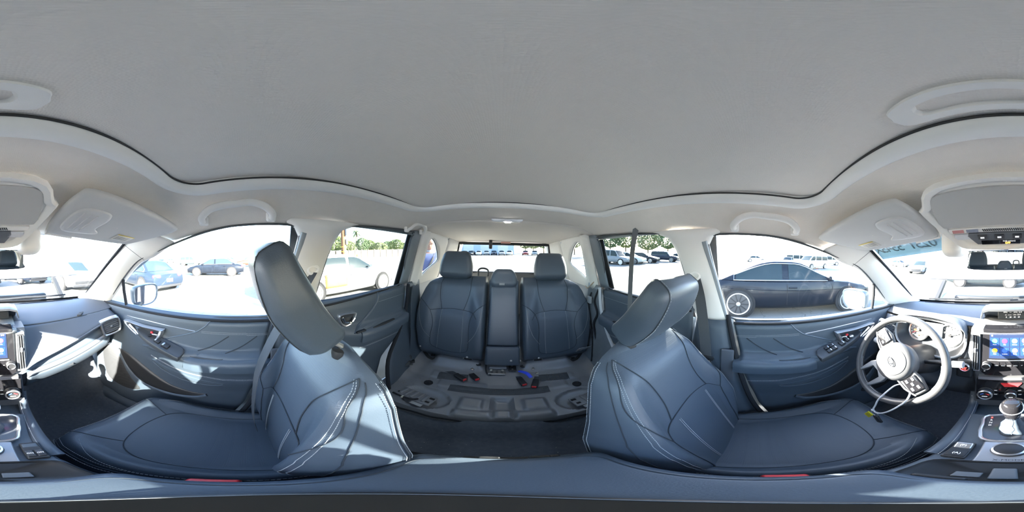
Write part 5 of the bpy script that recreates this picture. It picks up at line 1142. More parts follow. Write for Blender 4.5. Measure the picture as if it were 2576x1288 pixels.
# ================================================================ bare floor pan where the rear cushion was
def rbx(x, y, cx, cy, hx, hy, e=.012):   # 0..1 rounded plateau mask
    return sm(hx+e, hx-e, abs(x-cx))*sm(hy+e, hy-e, abs(y-cy))
def pan_z(x, y):
    ax = abs(x)
    z = interp([(-1.30, -.845), (-1.12, -.865), (-.98, -.885), (-.86, -.915), (-.80, -.918), (-.66, -.930), (-.585, -.945)], y)
    z += .05*sm(.50, .64, ax)*sm(-.70, -.85, y)
    z += .045*rbx(ax, y, .30, -1.06, .16, .055, .03)           # dished seats for the anchors
    z -= .022*rbx(x, y, .003, -.70, .048, .055, .008)+.014*rbx(x, y, .003, -.70, .034, .040, .008)  # centre pocket
    z += .022*rbx(ax, y, .14, -.68, .05, .045, .012)           # pressed pads
    z += .020*rbx(ax, y, .125, -.605, .075, .022, .012)
    z += .024*rbx(x, y, .003, -.603, .035, .030, .010)
    z -= .026*max(0, 1-(((ax-.36)/.125)**2+((y+.675)/.085)**2))**.25 if ((ax-.36)/.125)**2+((y+.675)/.085)**2 < 1 else 0
    z += .006*rbx(ax, y, .22, -.835, .13, .035, .008)          # damping pads
    z += .004*rbx(ax, y, .33, -.90, .09, .03, .006)
    return z
rows = [[V((x, y, pan_z(x, y))) for x in [-.64+1.28*j/150 for j in range(151)]] for y in [lerp(-.575, -1.30, i/90) for i in range(91)]]
rows.insert(0, [V((p.x, -.568, -.957)) for p in rows[0]]); rows.insert(0, [V((p.x, -.566, -1.02)) for p in rows[1]])
g = MB().sheet(rows)
pan = struct(g.build('floor_pan', PANM, smooth=50), 'bare grey pressed-steel floor pan under the missing rear cushion', 'floor pan')
MB().sheet([[V((x, y, -.87+.0*x)) for x in (-.64, 0, .64)] for y in (-1.29, -1.7, -2.2)]).build('cargo_floor', CARPET, pan, solid=.01)
MB().tube([V((x, -.567, -.985+.004*math.sin(x*40))) for x in [-.56+1.12*i/60 for i in range(61)]], .007, 8).build('carpet_edge', RUBBER, pan)
DAMP = mat('bitumen pad', (.05, .056, .064), .7, bump=.6, scale=90, var=.3, vscale=40)
def onpan(x, y, d=0): return V((x, y, pan_z(x, y)+d))
def pad(cx, cy, hx, hy, name, m, d=.004, rot=0):
    R = Matrix.Rotation(rot, 2); rows = []
    for i in range(9):
        row = []
        for j in range(13):
            u, v_ = -1+2*j/12, -1+2*i/8; px, py = u*hx, v_*hy; q = R @ V((px, py)).to_2d(); e = .0 if max(abs(u), abs(v_)) == 1 else d
            row.append(onpan(cx+q.x, cy+q.y, e))
        rows.append(row)
    return MB().sheet(rows).build(name, m, pan, smooth=50)
for cx, cy, hx, hy, r in ((.02, -.80, .26, .03, 0), (.29, -.90, .09, .032, .1), (-.30, -.905, .09, .032, -.1)): pad(cx, cy, hx, hy, 'damping_pad', DAMP, .004, r)
DIRT = mat('dried dirt crumbs', (.16, .12, .08), 1)
g = MB()
for k in range(240):
    x, y = random.choice([(-.31, -.905, ), (-.31, -.905), (.42, -.80), (.5, -.75), (-.15, -.84), (.2, -.85), (0, -.8), (-.45, -.8)]); x += random.gauss(0, .05); y += random.gauss(0, .025)
    if not (-.62 < x < .62 and -1.1 < y < -.6): continue
    r = random.uniform(.0008, .0024); p = onpan(x, y, r+.003); g.add([p+V(q)*r for q in ((1, 0, 0), (-1, 0, 0), (0, 1, 0), (0, -1, 0), (0, 0, 1), (0, 0, -1))], [(0, 2, 4), (2, 1, 4), (1, 3, 4), (3, 0, 4), (2, 0, 5), (1, 2, 5), (3, 1, 5), (0, 3, 5)])
o = g.build('dirt_crumbs', DIRT, None, smooth=0); o['kind'] = 'stuff'; tag(o, 'brown dirt crumbs scattered over the bare floor pan', 'dirt')
g = MB()
for k in range(130):
    if k < 45: x, y = random.uniform(.18, .58), random.uniform(.45, .8)
    elif k < 85: x, y = random.uniform(-.58, -.15), random.uniform(.4, .8)
    else: x, y = random.uniform(-.3, .3), random.uniform(-.55, -.3)
    r = random.uniform(.0006, .0018); p = V((x, y, floor_z(x, y)+r+.004)); g.add([p+V(q)*r for q in ((1, 0, 0), (-1, 0, 0), (0, 1, 0), (0, -1, 0), (0, 0, 1), (0, 0, -1))], [(0, 2, 4), (2, 1, 4), (1, 3, 4), (3, 0, 4), (2, 0, 5), (1, 2, 5), (3, 1, 5), (0, 3, 5)])
o = g.build('carpet_lint', mat('pale lint', (.55, .55, .52), 1), None, smooth=0); o['kind'] = 'stuff'; tag(o, 'pale specks of lint and grit on the black carpet', 'lint')
# round rubber plugs and bolts in the pan
for x, y, r in ((.155, -1.02, .017), (-.13, -1.03, .017), (.50, -1.08, .017), (-.50, -1.06, .017), (.40, -.80, .026), (-.40, -.80, .026)):
    p = onpan(x, y, .001); MB().lathe([(r, 0), (r, .003), (r*.8, .005), (r*.7, .003), (0, .003)], p, (0, 0, 1), 20).build('rubber_plug', RUBBER, pan)
for x, y in ((.19, -.99), (-.19, -.995), (-.21, -.96)):
    MB().lathe([(.012, 0), (.012, .004), (.008, .006), (.007, .012), (0, .013)], onpan(x, y), (0, 0, 1), 6).build('bolt_head', STEEL, pan)
MB().lathe([(.02, 0), (.018, .004), (0, .006)], (.055, -.548, -1.006+.0), (0, .9, .4), 16).build('carpet_clip', mat('grey clip', (.16, .17, .18), .6), pan)
# tank access covers: ribbed steel lids with cable
for s, side in ((1, 'passenger'), (-1, 'driver')):
    T = thing('access_cover', (s*.38, -.66, -.94), 'ribbed grey access cover with cable on the floor pan, %s side' % side, 'access cover')
    F = frame((s*.40, -.655, -.932), (1, s*-.12, 0), (0, 1, .08)); R = F.to_3x3()
    MB().rbox(F @ V((0, 0, .006)), (.20, .085, .010), .004, R).build('lid', PANM, T)
    for k in range(5): MB().rbox(F @ V((-.075+.032*k+.02*s, -.004, .013)), (.016, .068, .012), .005, R).build('rib', PANM, T)
    for u, v_, a, b in ((-s*.078, .018, .022, .014), (-s*.082, -.020, .026, .016), (s*.085, .02, .018, .012)): MB().rbox(F @ V((u, v_, .0115)), (a, b, .004), .002, R).build('slot', mat('hole black', (.008, .008, .009), .8), T)
    MB().tube(cr([F @ V((s*.10, .05, .01)), F @ V((s*.05, .062, .028)), F @ V((-s*.01, .05, .026)), F @ V((-s*.03, .022, .016))], 6), .006, 8).build('cable', RUBBER, T)
    MB().rbox(F @ V((s*.03, .062, .028)), (.01, .016, .016), .003, R).build('cable_clip', mat('pale clip', (.5, .5, .42), .6), T)
    MB().rbox(F @ V((-s*.045, .055, .004)), (.06, .022, .002), .0008, R).build('paper_label', mat('grey label', (.3, .31, .32), .7), T)
# seat anchors: black cups with two pale bolts
for s, side in ((1, 'passenger'), (-1, 'driver')):
    T = thing('child_seat_anchor', (s*.23, -1.08, -.84), 'black anchor bracket with two pale bolts at the foot of the %s-side seat back' % side, 'anchor bracket')
    c = onpan(s*.232, -1.075, .006); MB().rbox(c, (.052, .06, .02), .006).build('bracket', BLACKP, T)
    for dy in (-.016, .016): MB().lathe([(.011, 0), (.011, .005), (.007, .007), (0, .007)], c+V((0, dy, .010)), (0, .3, 1), 18).build('bolt', mat('pale plated bolt', (.75, .73, .66), .3, metal=.6), T)
    for dx in (-.03, .03): MB().tube([c+V((dx, -.03, .006)), c+V((dx, .0, .014)), c+V((dx, .03, .004))], .005, 8).build('wire_loop', STEEL, T)
# centre bracket plate with slots
T = thing('seat_bracket', (.035, -.985, -.88), 'pale slotted steel bracket bolted at the centre of the floor pan', 'bracket')
c = onpan(.037, -.972, .01); MB().rbox(c, (.105, .05, .012), .003).build('plate', STEEL, T)
for k in range(3):
    for j in (-1, 1): MB().rbox(c+V((-.03+.03*k, j*.01, .0062)), (.014, .005, .002), .0008).build('slot', mat('hole black', (.008, .008, .009), .8), T)
for dx in (-.035, .035): MB().lathe([(.008, 0), (.008, .004), (0, .006)], c+V((dx, -.018, .006)), (0, 0, 1), 14).build('bolt', mat('pale plated bolt', (.75, .73, .66), .3, metal=.6), T)
MB().rbox(onpan(.03, -1.03, .012), (.11, .05, .022), .006).build('riser', PANM, T)
MB().rbox(onpan(-.06, -1.02, .008), (.05, .08, .012), .008).build('black_pad', BLACKP, T)
for dy in (-.02, .02): MB().lathe([(.007, 0), (.007, .003), (0, .004)], onpan(-.06, -1.02+dy, .014), (0, 0, 1), 12).build('bolt', STEEL, T)
MB().tube(cr([onpan(.11, -1.06, .01), onpan(.105, -1.0, .012), onpan(.095, -.96, .01), onpan(.07, -.945, .012)], 5), .005, 8).build('cable', RUBBER, T)
# loose rear buckles
def buckle(c, rz, rx, lab, n=1):
    T = thing('seat_belt_buckle', c, lab, 'belt buckle'); R = Matrix.Rotation(rz, 3, 'Z') @ Matrix.Rotation(rx, 3, 'X'); c = V(c)+V((0, 0, .014))
    MB().rbox(c, (.036, .085, .022), .007, R).build('buckle_body', BLACKP, T); MB().rbox(c+R @ V((0, .040, .002)), (.026, .010, .016), .003, R).build('release_button', RED, T)
    MB().ribbon([c+R @ V((0, -.04, 0)), c+R @ V((0, -.075, -.004)), c+R @ V((.012, -.11, -.010)), c+R @ V((.02, -.135, -.012))], .03, .006, R @ V((1, 0, 0))).build('strap', BELT, T, smooth=60)
    return T
buckle(onpan(.245, -.895, 0), .95, .0, 'black belt buckle lying flat on the pan, passenger side')
buckle(onpan(.165, -.915, 0), .6, .15, 'black buckle stub folded beside the flat-lying buckle')
buckle(onpan(-.105, -.885, 0), .25, .0, 'black buckle with bright red button, left of the blue tape')
buckle(onpan(-.175, -.855, 0), -.35, .0, 'black buckle with bright red button, under the blue tape')
g = MB().ribbon(cr([onpan(-.10, -.975, .02), onpan(-.125, -.95, .035), onpan(-.145, -.925, .04), onpan(-.16, -.90, .03)], 5), .022, .008, (1, .3, .1)); tag(g.build('blue_tape', mat('blue wrap', (.03, .08, .75), .5, bump=.8, scale=60), None, smooth=60), 'crumpled bright blue tape wrapped round the rear buckle strap', 'tape')
# wiring left open on the driver's side
W_ = [([(-.675, -1.02, -.26), (-.66, -1.05, -.36), (-.655, -1.0, -.45), (-.645, -1.03, -.55), (-.64, -.98, -.68), (-.6, -.95, -.82)], .009, RUBBER, 'thick black wiring loom on the bare metal behind the driver'),
      ([(-.66, -1.10, -.30), (-.64, -1.12, -.42), (-.63, -1.06, -.55), (-.62, -1.0, -.70), (-.58, -.94, -.85)], .006, RUBBER, 'thin black wire running down beside the loom'),
      ([(-.68, -1.05, -.18), (-.655, -1.08, -.22), (-.645, -1.14, -.27), (-.65, -1.18, -.26)], .005, mat('tan tube', (.42, .33, .24), .5), 'short tan tube at the bare C pillar')]
for pts, r, m, lab in W_: tag(MB().tube(cr(pts, 7), r, 8).build('wiring_loom', m, None), lab, 'wiring')
for p in ((-.66, -1.03, -.33), (-.652, -1.0, -.46), (-.642, -1.0, -.62)):
    pass
tag(MB().rbox((-.645, -1.10, -.36), (.02, .05, .06), .006).build('wire_connector', mat('grey connector', (.25, .27, .29), .5)), 'grey plug connector on the bare metal behind the driver', 'connector')
# foil-like insulation scrap by the wheel arch
rows = [[V((-.60+.10*u, -.98-.09*v_, -.72-.10*v_+.012*noise.noise(V((u*5, v_*5, 1))))) for u in [j/10 for j in range(11)]] for v_ in [i/10 for i in range(11)]]
tag(MB().sheet(rows).build('foil_scrap', mat('crinkled foil', (.5, .52, .55), .3, metal=.8, bump=1, scale=40), None, smooth=20, solid=.003), 'crinkled silver insulation scrap beside the bare wheel arch', 'insulation')
# crumpled white wrapper on the driver's carpet
g = MB().rbox((-.175, .415, floor_z(-.175, .415)+.016), (.045, .03, .022), .01, m=4, warp=lambda p: p*(1+.35*noise.noise(p*60)))
tag(g.build('paper_wrapper', mat('white crumpled paper', (.75, .77, .8), .6), None, smooth=20), 'small crumpled white paper on the driver footwell carpet', 'paper')
# ================================================================ the parking lot outside (lot coordinates)
OUT = True
# asphalt with a net of cracks
am = mat('cracked asphalt', (.20, .198, .19), .9)
t = am.node_tree; b = t.nodes['Principled BSDF']; tc = t.nodes.new('ShaderNodeTexCoord')
v1 = t.nodes.new('ShaderNodeTexVoronoi'); v1.feature = 'DISTANCE_TO_EDGE'; v1.inputs['Scale'].default_value = 3.4
n1 = t.nodes.new('ShaderNodeTexNoise'); n1.inputs['Scale'].default_value = 2.2; n1.inputs['Detail'].default_value = 6
mxv = t.nodes.new('ShaderNodeMix'); mxv.data_type = 'VECTOR'; mxv.inputs[0].default_value = .28
t.links.new(tc.outputs['Object'], n1.inputs['Vector']); t.links.new(tc.outputs['Object'], mxv.inputs[4]); t.links.new(n1.outputs['Color'], mxv.inputs[5]); t.links.new(mxv.outputs[1], v1.inputs['Vector'])
rm = t.nodes.new('ShaderNodeMapRange'); rm.inputs[1].default_value = .0; rm.inputs[2].default_value = .016; rm.inputs[3].default_value = .45; rm.inputs[4].default_value = 1
n2 = t.nodes.new('ShaderNodeTexNoise'); n2.inputs['Scale'].default_value = 90; n2.inputs['Detail'].default_value = 4; r2 = t.nodes.new('ShaderNodeMapRange'); r2.inputs[3].default_value = .75; r2.inputs[4].default_value = 1.25
n3 = t.nodes.new('ShaderNodeTexNoise'); n3.inputs['Scale'].default_value = .35; n3.inputs['Detail'].default_value = 5; r3 = t.nodes.new('ShaderNodeMapRange'); r3.inputs[3].default_value = .75; r3.inputs[4].default_value = 1.25
for n, r in ((n2, r2), (n3, r3)): t.links.new(tc.outputs['Object'], n.inputs['Vector']); t.links.new(n.outputs[0], r.inputs[0])
t.links.new(v1.outputs['Distance'], rm.inputs[0])
m1 = t.nodes.new('ShaderNodeMath'); m1.operation = 'MULTIPLY'; m2 = t.nodes.new('ShaderNodeMath'); m2.operation = 'MULTIPLY'
t.links.new(rm.outputs[0], m1.inputs[0]); t.links.new(r2.outputs[0], m1.inputs[1]); t.links.new(m1.outputs[0], m2.inputs[0]); t.links.new(r3.outputs[0], m2.inputs[1])
sc_ = t.nodes.new('ShaderNodeVectorMath'); sc_.operation = 'SCALE'; sc_.inputs[0].default_value = (.20, .198, .19); t.links.new(m2.outputs[0], sc_.inputs['Scale']); t.links.new(sc_.outputs[0], b.inputs['Base Color'])
struct(MB().sheet([[V((x, y, 0)) for x in [-260+520*i/8 for i in range(9)]] for y in [-260+520*i/8 for i in range(9)]]).build('ground', am, smooth=0), 'cracked grey asphalt of the parking lot', 'asphalt')

DGLASS = mat('dark car glass', (.02, .032, .038), .12, spec=.15); TYRE = mat('tyre rubber', (.02, .02, .021), .8); RIMM = mat('alloy rim', (.55, .56, .57), .3, metal=.8); LAMPR = mat('red tail lamp', (.55, .03, .05), .2, coat=.5); LAMPW = mat('clear headlamp', (.75, .77, .8), .12, coat=.5)
def car(loc, head, paint, lab, L=4.6, Wd=1.82, H=1.45, belt=.93, kind='sedan', cat='car', rim=RIMM, wr=.33, doors=4, group=None, detail=2, rimb=None, name=None):
    T = thing(name or {'sedan': 'sedan_car', 'coupe': 'coupe_car', 'suv': 'suv_car', 'van': 'van_car', 'pickup': 'pickup_truck'}[kind], loc, lab, cat, group, rot=math.atan2(-head[0], head[1]))
    hw = Wd/2; y0, y1 = -L/2, L/2; zb = .20 if kind != 'suv' else .28
    K = {'sedan': (-.36, -.22, .06, .235, .86, .72, .76), 'coupe': (-.40, -.17, .02, .22, .88, .70, .76), 'suv': (-.475, -.43, .10, .235, 1.0, .80, .84), 'van': (-.485, -.46, .20, .36, 1.0, .86, .78), 'pickup': (-.13, -.10, .10, .235, .86, .80, .84)}[kind]
    rb, rt, ft, fb, tr, wroof, hood = K          # rear base, roof rear, roof front, windscreen base (fractions of L); boot height, roof width, nose height factors
    def top(u):    # top line of the lower body
        if u > fb: return lerp(belt, belt*hood, sm(fb, .5, u))
        if u < rb: return lerp(belt*1.02, belt*(tr if tr < 1 else .98), sm(rb, -.5, u))
        return belt
    def wid(u): return hw*(1-.13*sm(.34, .5, u)-.11*sm(-.36, -.5, u))
    rings = []
    us = [-.5, -.492, -.46, -.40, -.33, -.22, -.1, .02, .14, .24, .32, .40, .46, .49, .5]
    for u in us:
        e = .0 if abs(u) < .495 else 1; w = wid(u)*(1-.10*e); z1 = top(u)-.10*e; z0 = zb+.10*sm(.40, .5, abs(u))+.06*e; y = u*L
        half = [(0, z0), (w*.86, z0), (w*.97, z0+.10), (w, lerp(z0, z1, .45)), (w*.985, lerp(z0, z1, .74)), (w*.93, z1-.035), (w*.80, z1-.004), (0, z1+.028)]
        rings.append([V((x, y, z)) for x, z in half]+[V((-x, y, z)) for x, z in half[1:-1][::-1]])
    bd = MB().loft(rings).build('body', paint, T, smooth=55)
    # greenhouse: one shell with the panes set slightly proud of it
    SH = [p for p in cr([(rb, 0, 0), (lerp(rb, rt, .5), .56 if kind in ('sedan', 'coupe') else .62, 0), (rt, .94, 0), (lerp(rt, ft, .5), 1.0, 0), (ft, .95, 0), (lerp(ft, fb, .5), .53, 0), (fb, 0, 0)], 8)]
    shp = [(max(rb, min(fb, p.x)), max(0, min(1, p.y))) for p in SH]; shp = sorted(shp)
    def zt_(u): return belt-.015+(H-belt+.015)*interp(shp, u)
    def wt_(u): return hw*lerp(.88, wroof, interp(shp, u))
    def sp_(u, f, k, o=0): return V((f*(lerp(hw*.90, wt_(u), k)+o), u*L, lerp(belt-.02, zt_(u)-.05*min(1, interp(shp, u)*2), k)))
    def tp_(u, x, o=0): return V((x*wt_(u)*.96, u*L, zt_(u)-.05*min(1, interp(shp, u)*2)*abs(x)**3+o))
    US = [lerp(rb, fb, .5-.5*math.cos(PI*i/28)) for i in range(29)]
    rings = [[sp_(u, 1, 0), sp_(u, 1, .5), sp_(u, 1, 1), tp_(u, .8), tp_(u, .4), tp_(u, 0), tp_(u, -.4), tp_(u, -.8), sp_(u, -1, 1), sp_(u, -1, .5), sp_(u, -1, 0)] for u in US]
    MB().sheet(rings).build('roof', paint, T, smooth=60)
    MB().sheet([[tp_(lerp(ft+.012, fb-.004, j/8), -.9+1.8*i/8, .008) for i in range(9)] for j in range(9)]).build('windscreen', DGLASS, T, smooth=80)
    MB().sheet([[tp_(lerp(rb+.004, rt-.012, j/8), -.88+1.76*i/8, .008) for i in range(9)] for j in range(9)]).build('rear_glass', DGLASS, T, smooth=80)
    cuts = {('van'): (fb-.05, .12, .09, -.16, -.19, rb+.03), 'suv': (fb-.05, .0, -.03, -.20, -.235, rb+.035), 'pickup': (fb-.05, .01, -.012, rb+.02), 'coupe': (fb-.055, -.05, -.085, rb+.075)}.get(kind, (fb-.05, -.01, -.035, rb+.055))
    for f in (1, -1):
        for u1, u0 in zip(cuts[::2], cuts[1::2]):
            MB().sheet([[sp_(lerp(u0, u1, i/10), f, lerp(.10, .90, j/4), .007+.01*math.sin(PI*j/4)) for i in range(11)] for j in range(5)]).build('side_window', DGLASS, T, smooth=80)
        if detail > 1:
            MB().tube([sp_(u, f, .06, .012) for u in [lerp(cuts[-1]-.01, cuts[0]+.01, i/10) for i in range(11)]]+[sp_(u, f, .94, .010) for u in [lerp(cuts[0]+.01, cuts[-1]-.01, i/16) for i in range(17)]], .010, 6, closed=True).build('window_moulding', RIMM, T)
            for u in ((-.02, .19, -.21) if doors == 4 else (-.06, .20)):
                MB().tube([V((f*(hw*.99), u*L, belt-.08)), V((f*(hw+.002), u*L, .6)), V((f*hw*.985, u*L, zb+.12))], .005, 5).build('door_gap', BLACKP, T)
            for u in ((.0, -.19) if doors == 4 else (-.03,)): MB().rbox(V((f*(hw+.005), u*L, belt-.16)), (.03, .20, .035), .012).build('door_handle', paint, T)
            MB().rbox(V((f*(hw+.06), .17*L, belt+.06)), (.16, .09, .12), .035).build('wing_mirror', paint, T)
            MB().tube([V((f*(hw*.985), -.36*L, belt-.20)), V((f*(hw+.004), 0, belt-.23)), V((f*(hw*.985), .36*L, belt-.24))], .008, 5).build('swage_line', paint, T)
        # lamps
        MB().rbox(V((f*hw*.68, y1-.10, belt*.73)), (.34, .16, .13), .04, Matrix.Rotation(-f*.35, 3, 'Z')).build('head_lamp', LAMPW, T)
        MB().rbox(V((f*hw*.70, y0+.07, belt*.80)), (.36, .12, .13), .04, Matrix.Rotation(f*.3, 3, 'Z')).build('tail_lamp', LAMPR, T)
    if detail > 1:
        MB().rbox((0, y0-.005, .55), (.34, .02, .15), .006).build('number_plate', mat('plate white', (.75, .76, .74), .5), T)
        MB().rbox((0, y1-.01, .45), (hw*1.2, .04, .16), .02).build('front_grille', BLACKP, T)
        for y in (y0+.02, y1-.03): MB().rbox((0, y, .30), (hw*1.45, .10, .12), .04).build('bumper_skirt', BLACKP, T)
    for f in (1, -1):
        for u in (-.305, .305):
            c = V((f*(hw-.085), u*L, wr)); a = V((f, 0, 0))
            MB().lathe([(wr+.055, .02), (wr+.055, .094), (wr+.02, .098), (0, .098)], c, a, 28).build('wheel_arch', mat('arch black', (.012, .012, .013), .9), T)
            wl = MB().lathe([(wr*.62, -.1), (wr*.97, -.1), (wr, -.06), (wr, .085), (wr*.96, .115), (wr*.80, .118), (wr*.76, .10), (wr*.76, .0)], c, a, 28, caps=False).build('wheel', TYRE, T)
            MB().lathe([(wr*.79, .112), (wr*.80, .118), (wr*.74, .114), (wr*.70, .06), (0, .055)], c, a, 28).build('rim_barrel', mat('rim shadow', (.05, .05, .052), .5) if detail > 1 else rim, wl)
            if detail > 1:
                MB().lathe([(wr*.80, .116), (wr*.805, .123), (wr*.72, .119), (wr*.72, .10)], c, a, 28, caps=False).build('rim_lip', rim, wl)
                for k in range(10):
                    an = 2*PI*k/10; MB().box(c+a*.108+V((0, math.cos(an)*wr*.41, math.sin(an)*wr*.41)), (.02, wr*.66, .024), Matrix.Rotation(an, 3, 'X')).build('spoke', rimb or rim, wl)
                MB().lathe([(.05, .10), (.05, .12), (0, .124)], c, a, 16).build('hub_cap', rim, wl)
    return T
def paintm(n, c, r=.3, metal=.0, coat=.15): return mat('paint '+n, c, r, metal=metal, coat=coat, spec=.2)
BLK = paintm('blue black', (.007, .010, .016)); WHT_ = paintm('white', (.5, .5, .48)); BLU = paintm('dark blue', (.012, .02, .034)); GRY = paintm('grey green', (.028, .036, .04)); SLV = paintm('silver', (.2, .21, .225)); REDP = paintm('faded red', (.16, .024, .018)); DKS = paintm('navy', (.014, .019, .034))
# --- cars close by
cp = lot(1858, 792); car((cp.x-.82, cp.y+1.36, 0), (-.04, 1), BLK, 'black coupe with scuffed side parked beside the driver window', L=4.58, Wd=1.80, H=1.38, belt=.90, kind='coupe', doors=2, rimb=BLACKP, wr=.335)
cp = lot(385, 742); h_ = V((.42, .91, 0)); r_v = V((.91, -.42, 0)); c_ = cp+r_v*.86+h_*2.3; car((c_.x, c_.y, 0), (.42, .91), BLU, 'dark blue saloon seen from its rear corner beyond the passenger mirror', L=4.7, Wd=1.85, H=1.44)
a_, b_ = lot(493, 694), lot(586, 694); h_ = (a_-b_).normalized(); n_ = V((h_.y, -h_.x, 0)); n_ = n_ if n_.x > 0 else -n_; c_ = (a_+b_)/2+n_*.82; car((c_.x, c_.y, 0), (h_.x, h_.y), BLK, 'black saloon with damaged nose parked side-on across the aisle', L=4.75, Wd=1.85, H=1.45)
cp = lot(958, 727); c_ = V((cp.x+.80, cp.y+1.42, 0)); wc = car((c_.x, c_.y, 0), (.0, -1), WHT_, 'white saloon with amber rear door outside the rear passenger window', L=4.65, Wd=1.82, H=1.44)
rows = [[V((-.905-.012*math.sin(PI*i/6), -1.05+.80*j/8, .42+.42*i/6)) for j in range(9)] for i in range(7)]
MB().sheet(rows).build('amber_door_panel', mat('mottled amber', (.46, .22, .06), .4, var=.45, vscale=4), wc, smooth=60, solid=.004)  # mottled amber panel laid over the white rear door, both sides
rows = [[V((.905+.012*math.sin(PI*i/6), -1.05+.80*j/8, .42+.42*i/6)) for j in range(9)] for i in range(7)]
MB().sheet(rows).build('amber_door_panel', MATS['mottled amber'], wc, smooth=60, solid=.004)
# --- further off, passenger side
cp = lot(478, 668); jp = car((cp.x+.5, cp.y, 0), (.1, -1), GRY, 'boxy grey off-roader with spare wheel behind the black saloon', L=4.3, Wd=1.87, H=1.85, belt=1.12, kind='suv', wr=.40, detail=2)
MB().lathe([(.0, 0), (.36, 0), (.38, .06), (.36, .2), (.2, .22), (0, .22)], (0, -2.12, 1.0), (0, -1, 0), 24).build('spare_wheel', TYRE, jp)
cp = lot(628, 672); car((cp.x+1, cp.y, 0), (-.1, 1), REDP, 'faded red hatchback half hidden by the passenger headrest', L=4.2, H=1.5, kind='suv', detail=1)
for px, py, k in ((425, 661, 0), (405, 660, 1), (540, 662, 2), (575, 663, 0)):
    cp = lot(px, py); car((cp.x, cp.y, 0), (.15, 1), (SLV, BLU, WHT_)[k], ('silver car far off beyond the blue saloon', 'far blue car just right of the passenger pillar', 'far white car above the black saloon roof', 'far silver car right of the white one')[(425, 405, 540, 575).index(px)], detail=1, group='far cars on the passenger side')
cp = lot(1016, 643); car((cp.x, cp.y, 0), (1, .1), WHT_, 'white pickup by the far wall', L=5.2, H=1.8, belt=1.1, kind='pickup', wr=.38, detail=1)
# --- driver side
cp = lot(1665, 658); car((cp.x-.8, cp.y, 0), (-.25, 1), DKS, 'navy off-roader parked far behind the driver headrest', L=4.7, H=1.75, belt=1.05, kind='suv', wr=.37)
for px, py, p_, kd, lab in ((1618, 660, BLK, 'sedan', 'dark car with open bonnet left of the navy off-roader'), (1580, 662, WHT_, 'sedan', 'white car left of the hanging belt strap'), (1712, 655, BLU, 'sedan', 'blue car right of the navy off-roader'), (1545, 664, SLV, 'suv', 'silver car at the far left of the driver-side rear window')):
    cp = lot(px, py); car((cp.x, cp.y, 0), (-.3, 1), p_, lab, kind=kd, H=1.45 if kd == 'sedan' else 1.7, detail=1)
for px, py, p_, kd, h_, lab, cat in ((2052, 677, WHT_, 'van', (.55, -.85), 'white minivan facing the lot beyond the black coupe', 'van'), (2012, 666, WHT_, 'van', (.6, .8), 'tall white van behind the minivan', 'van'), (1985, 668, SLV, 'sedan', (.9, -.3), 'silver car above the black coupe roof', 'car'), (2090, 667, WHT_, 'van', (.2, 1), 'white box van right of the minivan', 'van'), (2134, 664, GRY, 'pickup', (.8, .5), 'grey-green pickup near the driver pillar', 'pickup'), (1900, 659, WHT_, 'sedan', (-.3, 1), 'far white car over the coupe boot', 'car')):
    cp = lot(px, py); car((cp.x-1, cp.y, 0), h_, p_, lab, kind=kd, L=4.9, H={'van': 1.95, 'sedan': 1.45, 'pickup': 1.8}[kd] if px != 2052 else 1.75, belt=1.1 if kd != 'sedan' else .93, detail=2 if px == 2052 else 1, cat=cat)
# --- ahead
for px, py, p_, kd, h_, lab in ((2262, 672, WHT_, 'sedan', (1, .1), 'white car ahead, left of the raised bonnet'), (2318, 690, SLV, 'sedan', (.3, -1), 'silver car ahead at the edge of the raised bonnet'), (2480, 735, GRY, 'sedan', (1, .05), 'grey car ahead, seen low under the raised bonnet'), (55, 718, DKS, 'suv', (.3, -1), 'navy car ahead, seen low right of the grey one'), (180, 735, SLV, 'sedan', (-.2, -1), 'silver car ahead at the passenger corner of the windscreen')):
    cp = lot(px, py); c_ = cp+V((cp.x, cp.y, 0)).normalized()*2.2; car((c_.x, c_.y, 0), h_, p_, lab, kind=kd, H=1.45 if kd == 'sedan' else 1.7, detail=2)
# --- behind
for i, (px, p_) in enumerate(((1150, SLV), (1168, BLK), (1186, BLK), (1205, WHT_), (1224, SLV), (1243, DKS), (1262, SLV), (1282, WHT_), (1322, REDP), (1345, SLV))):
    c_ = lot(px, 640, d=50+random.uniform(-1, 1)); car((c_.x, c_.y, 0), (random.uniform(-.2, .2), 1), p_, '%s car in the far row behind the rear window, %s' % (('silver', 'black', 'black', 'white', 'silver', 'navy', 'silver', 'white', 'red', 'silver')[i], ('leftmost', 'second from left', 'third from left', 'fourth from left', 'fifth from left', 'sixth from left', 'seventh from left', 'eighth from left', 'beside the trees', 'rightmost by the trees')[i]), detail=1, group='parked row far behind')
# --- building behind
c_ = lot(1222, 640, d=62); B_ = thing('warehouse', c_, 'pale blue metal warehouse far behind the rear window', 'building', rot=math.atan2(-c_.x, -c_.y)*-1)
WB = mat('pale blue sheet metal', (.42, .52, .66), .5)
MB().box((0, 0, 3.4), (20, 10, 6.8)).build('wall_block', WB, B_, bev=.05)
for k in range(40):
    MB().box((-9.75+.5*k, 5.04, 3.4), (.12, .1, 6.7)).build('sheet_rib', WB, B_)
for k in range(3): MB().box((-6+6*k, 5.08, 2.0), (3.6, .12, 4.0)).build('roller_door', mat('roller door grey', (.55, .58, .62), .5), B_, bev=.02)
MB().box((0, 0, 6.95), (20.6, 10.6, .3)).build('roof_slab', mat('roof grey', (.5, .5, .52), .6), B_, bev=.03)
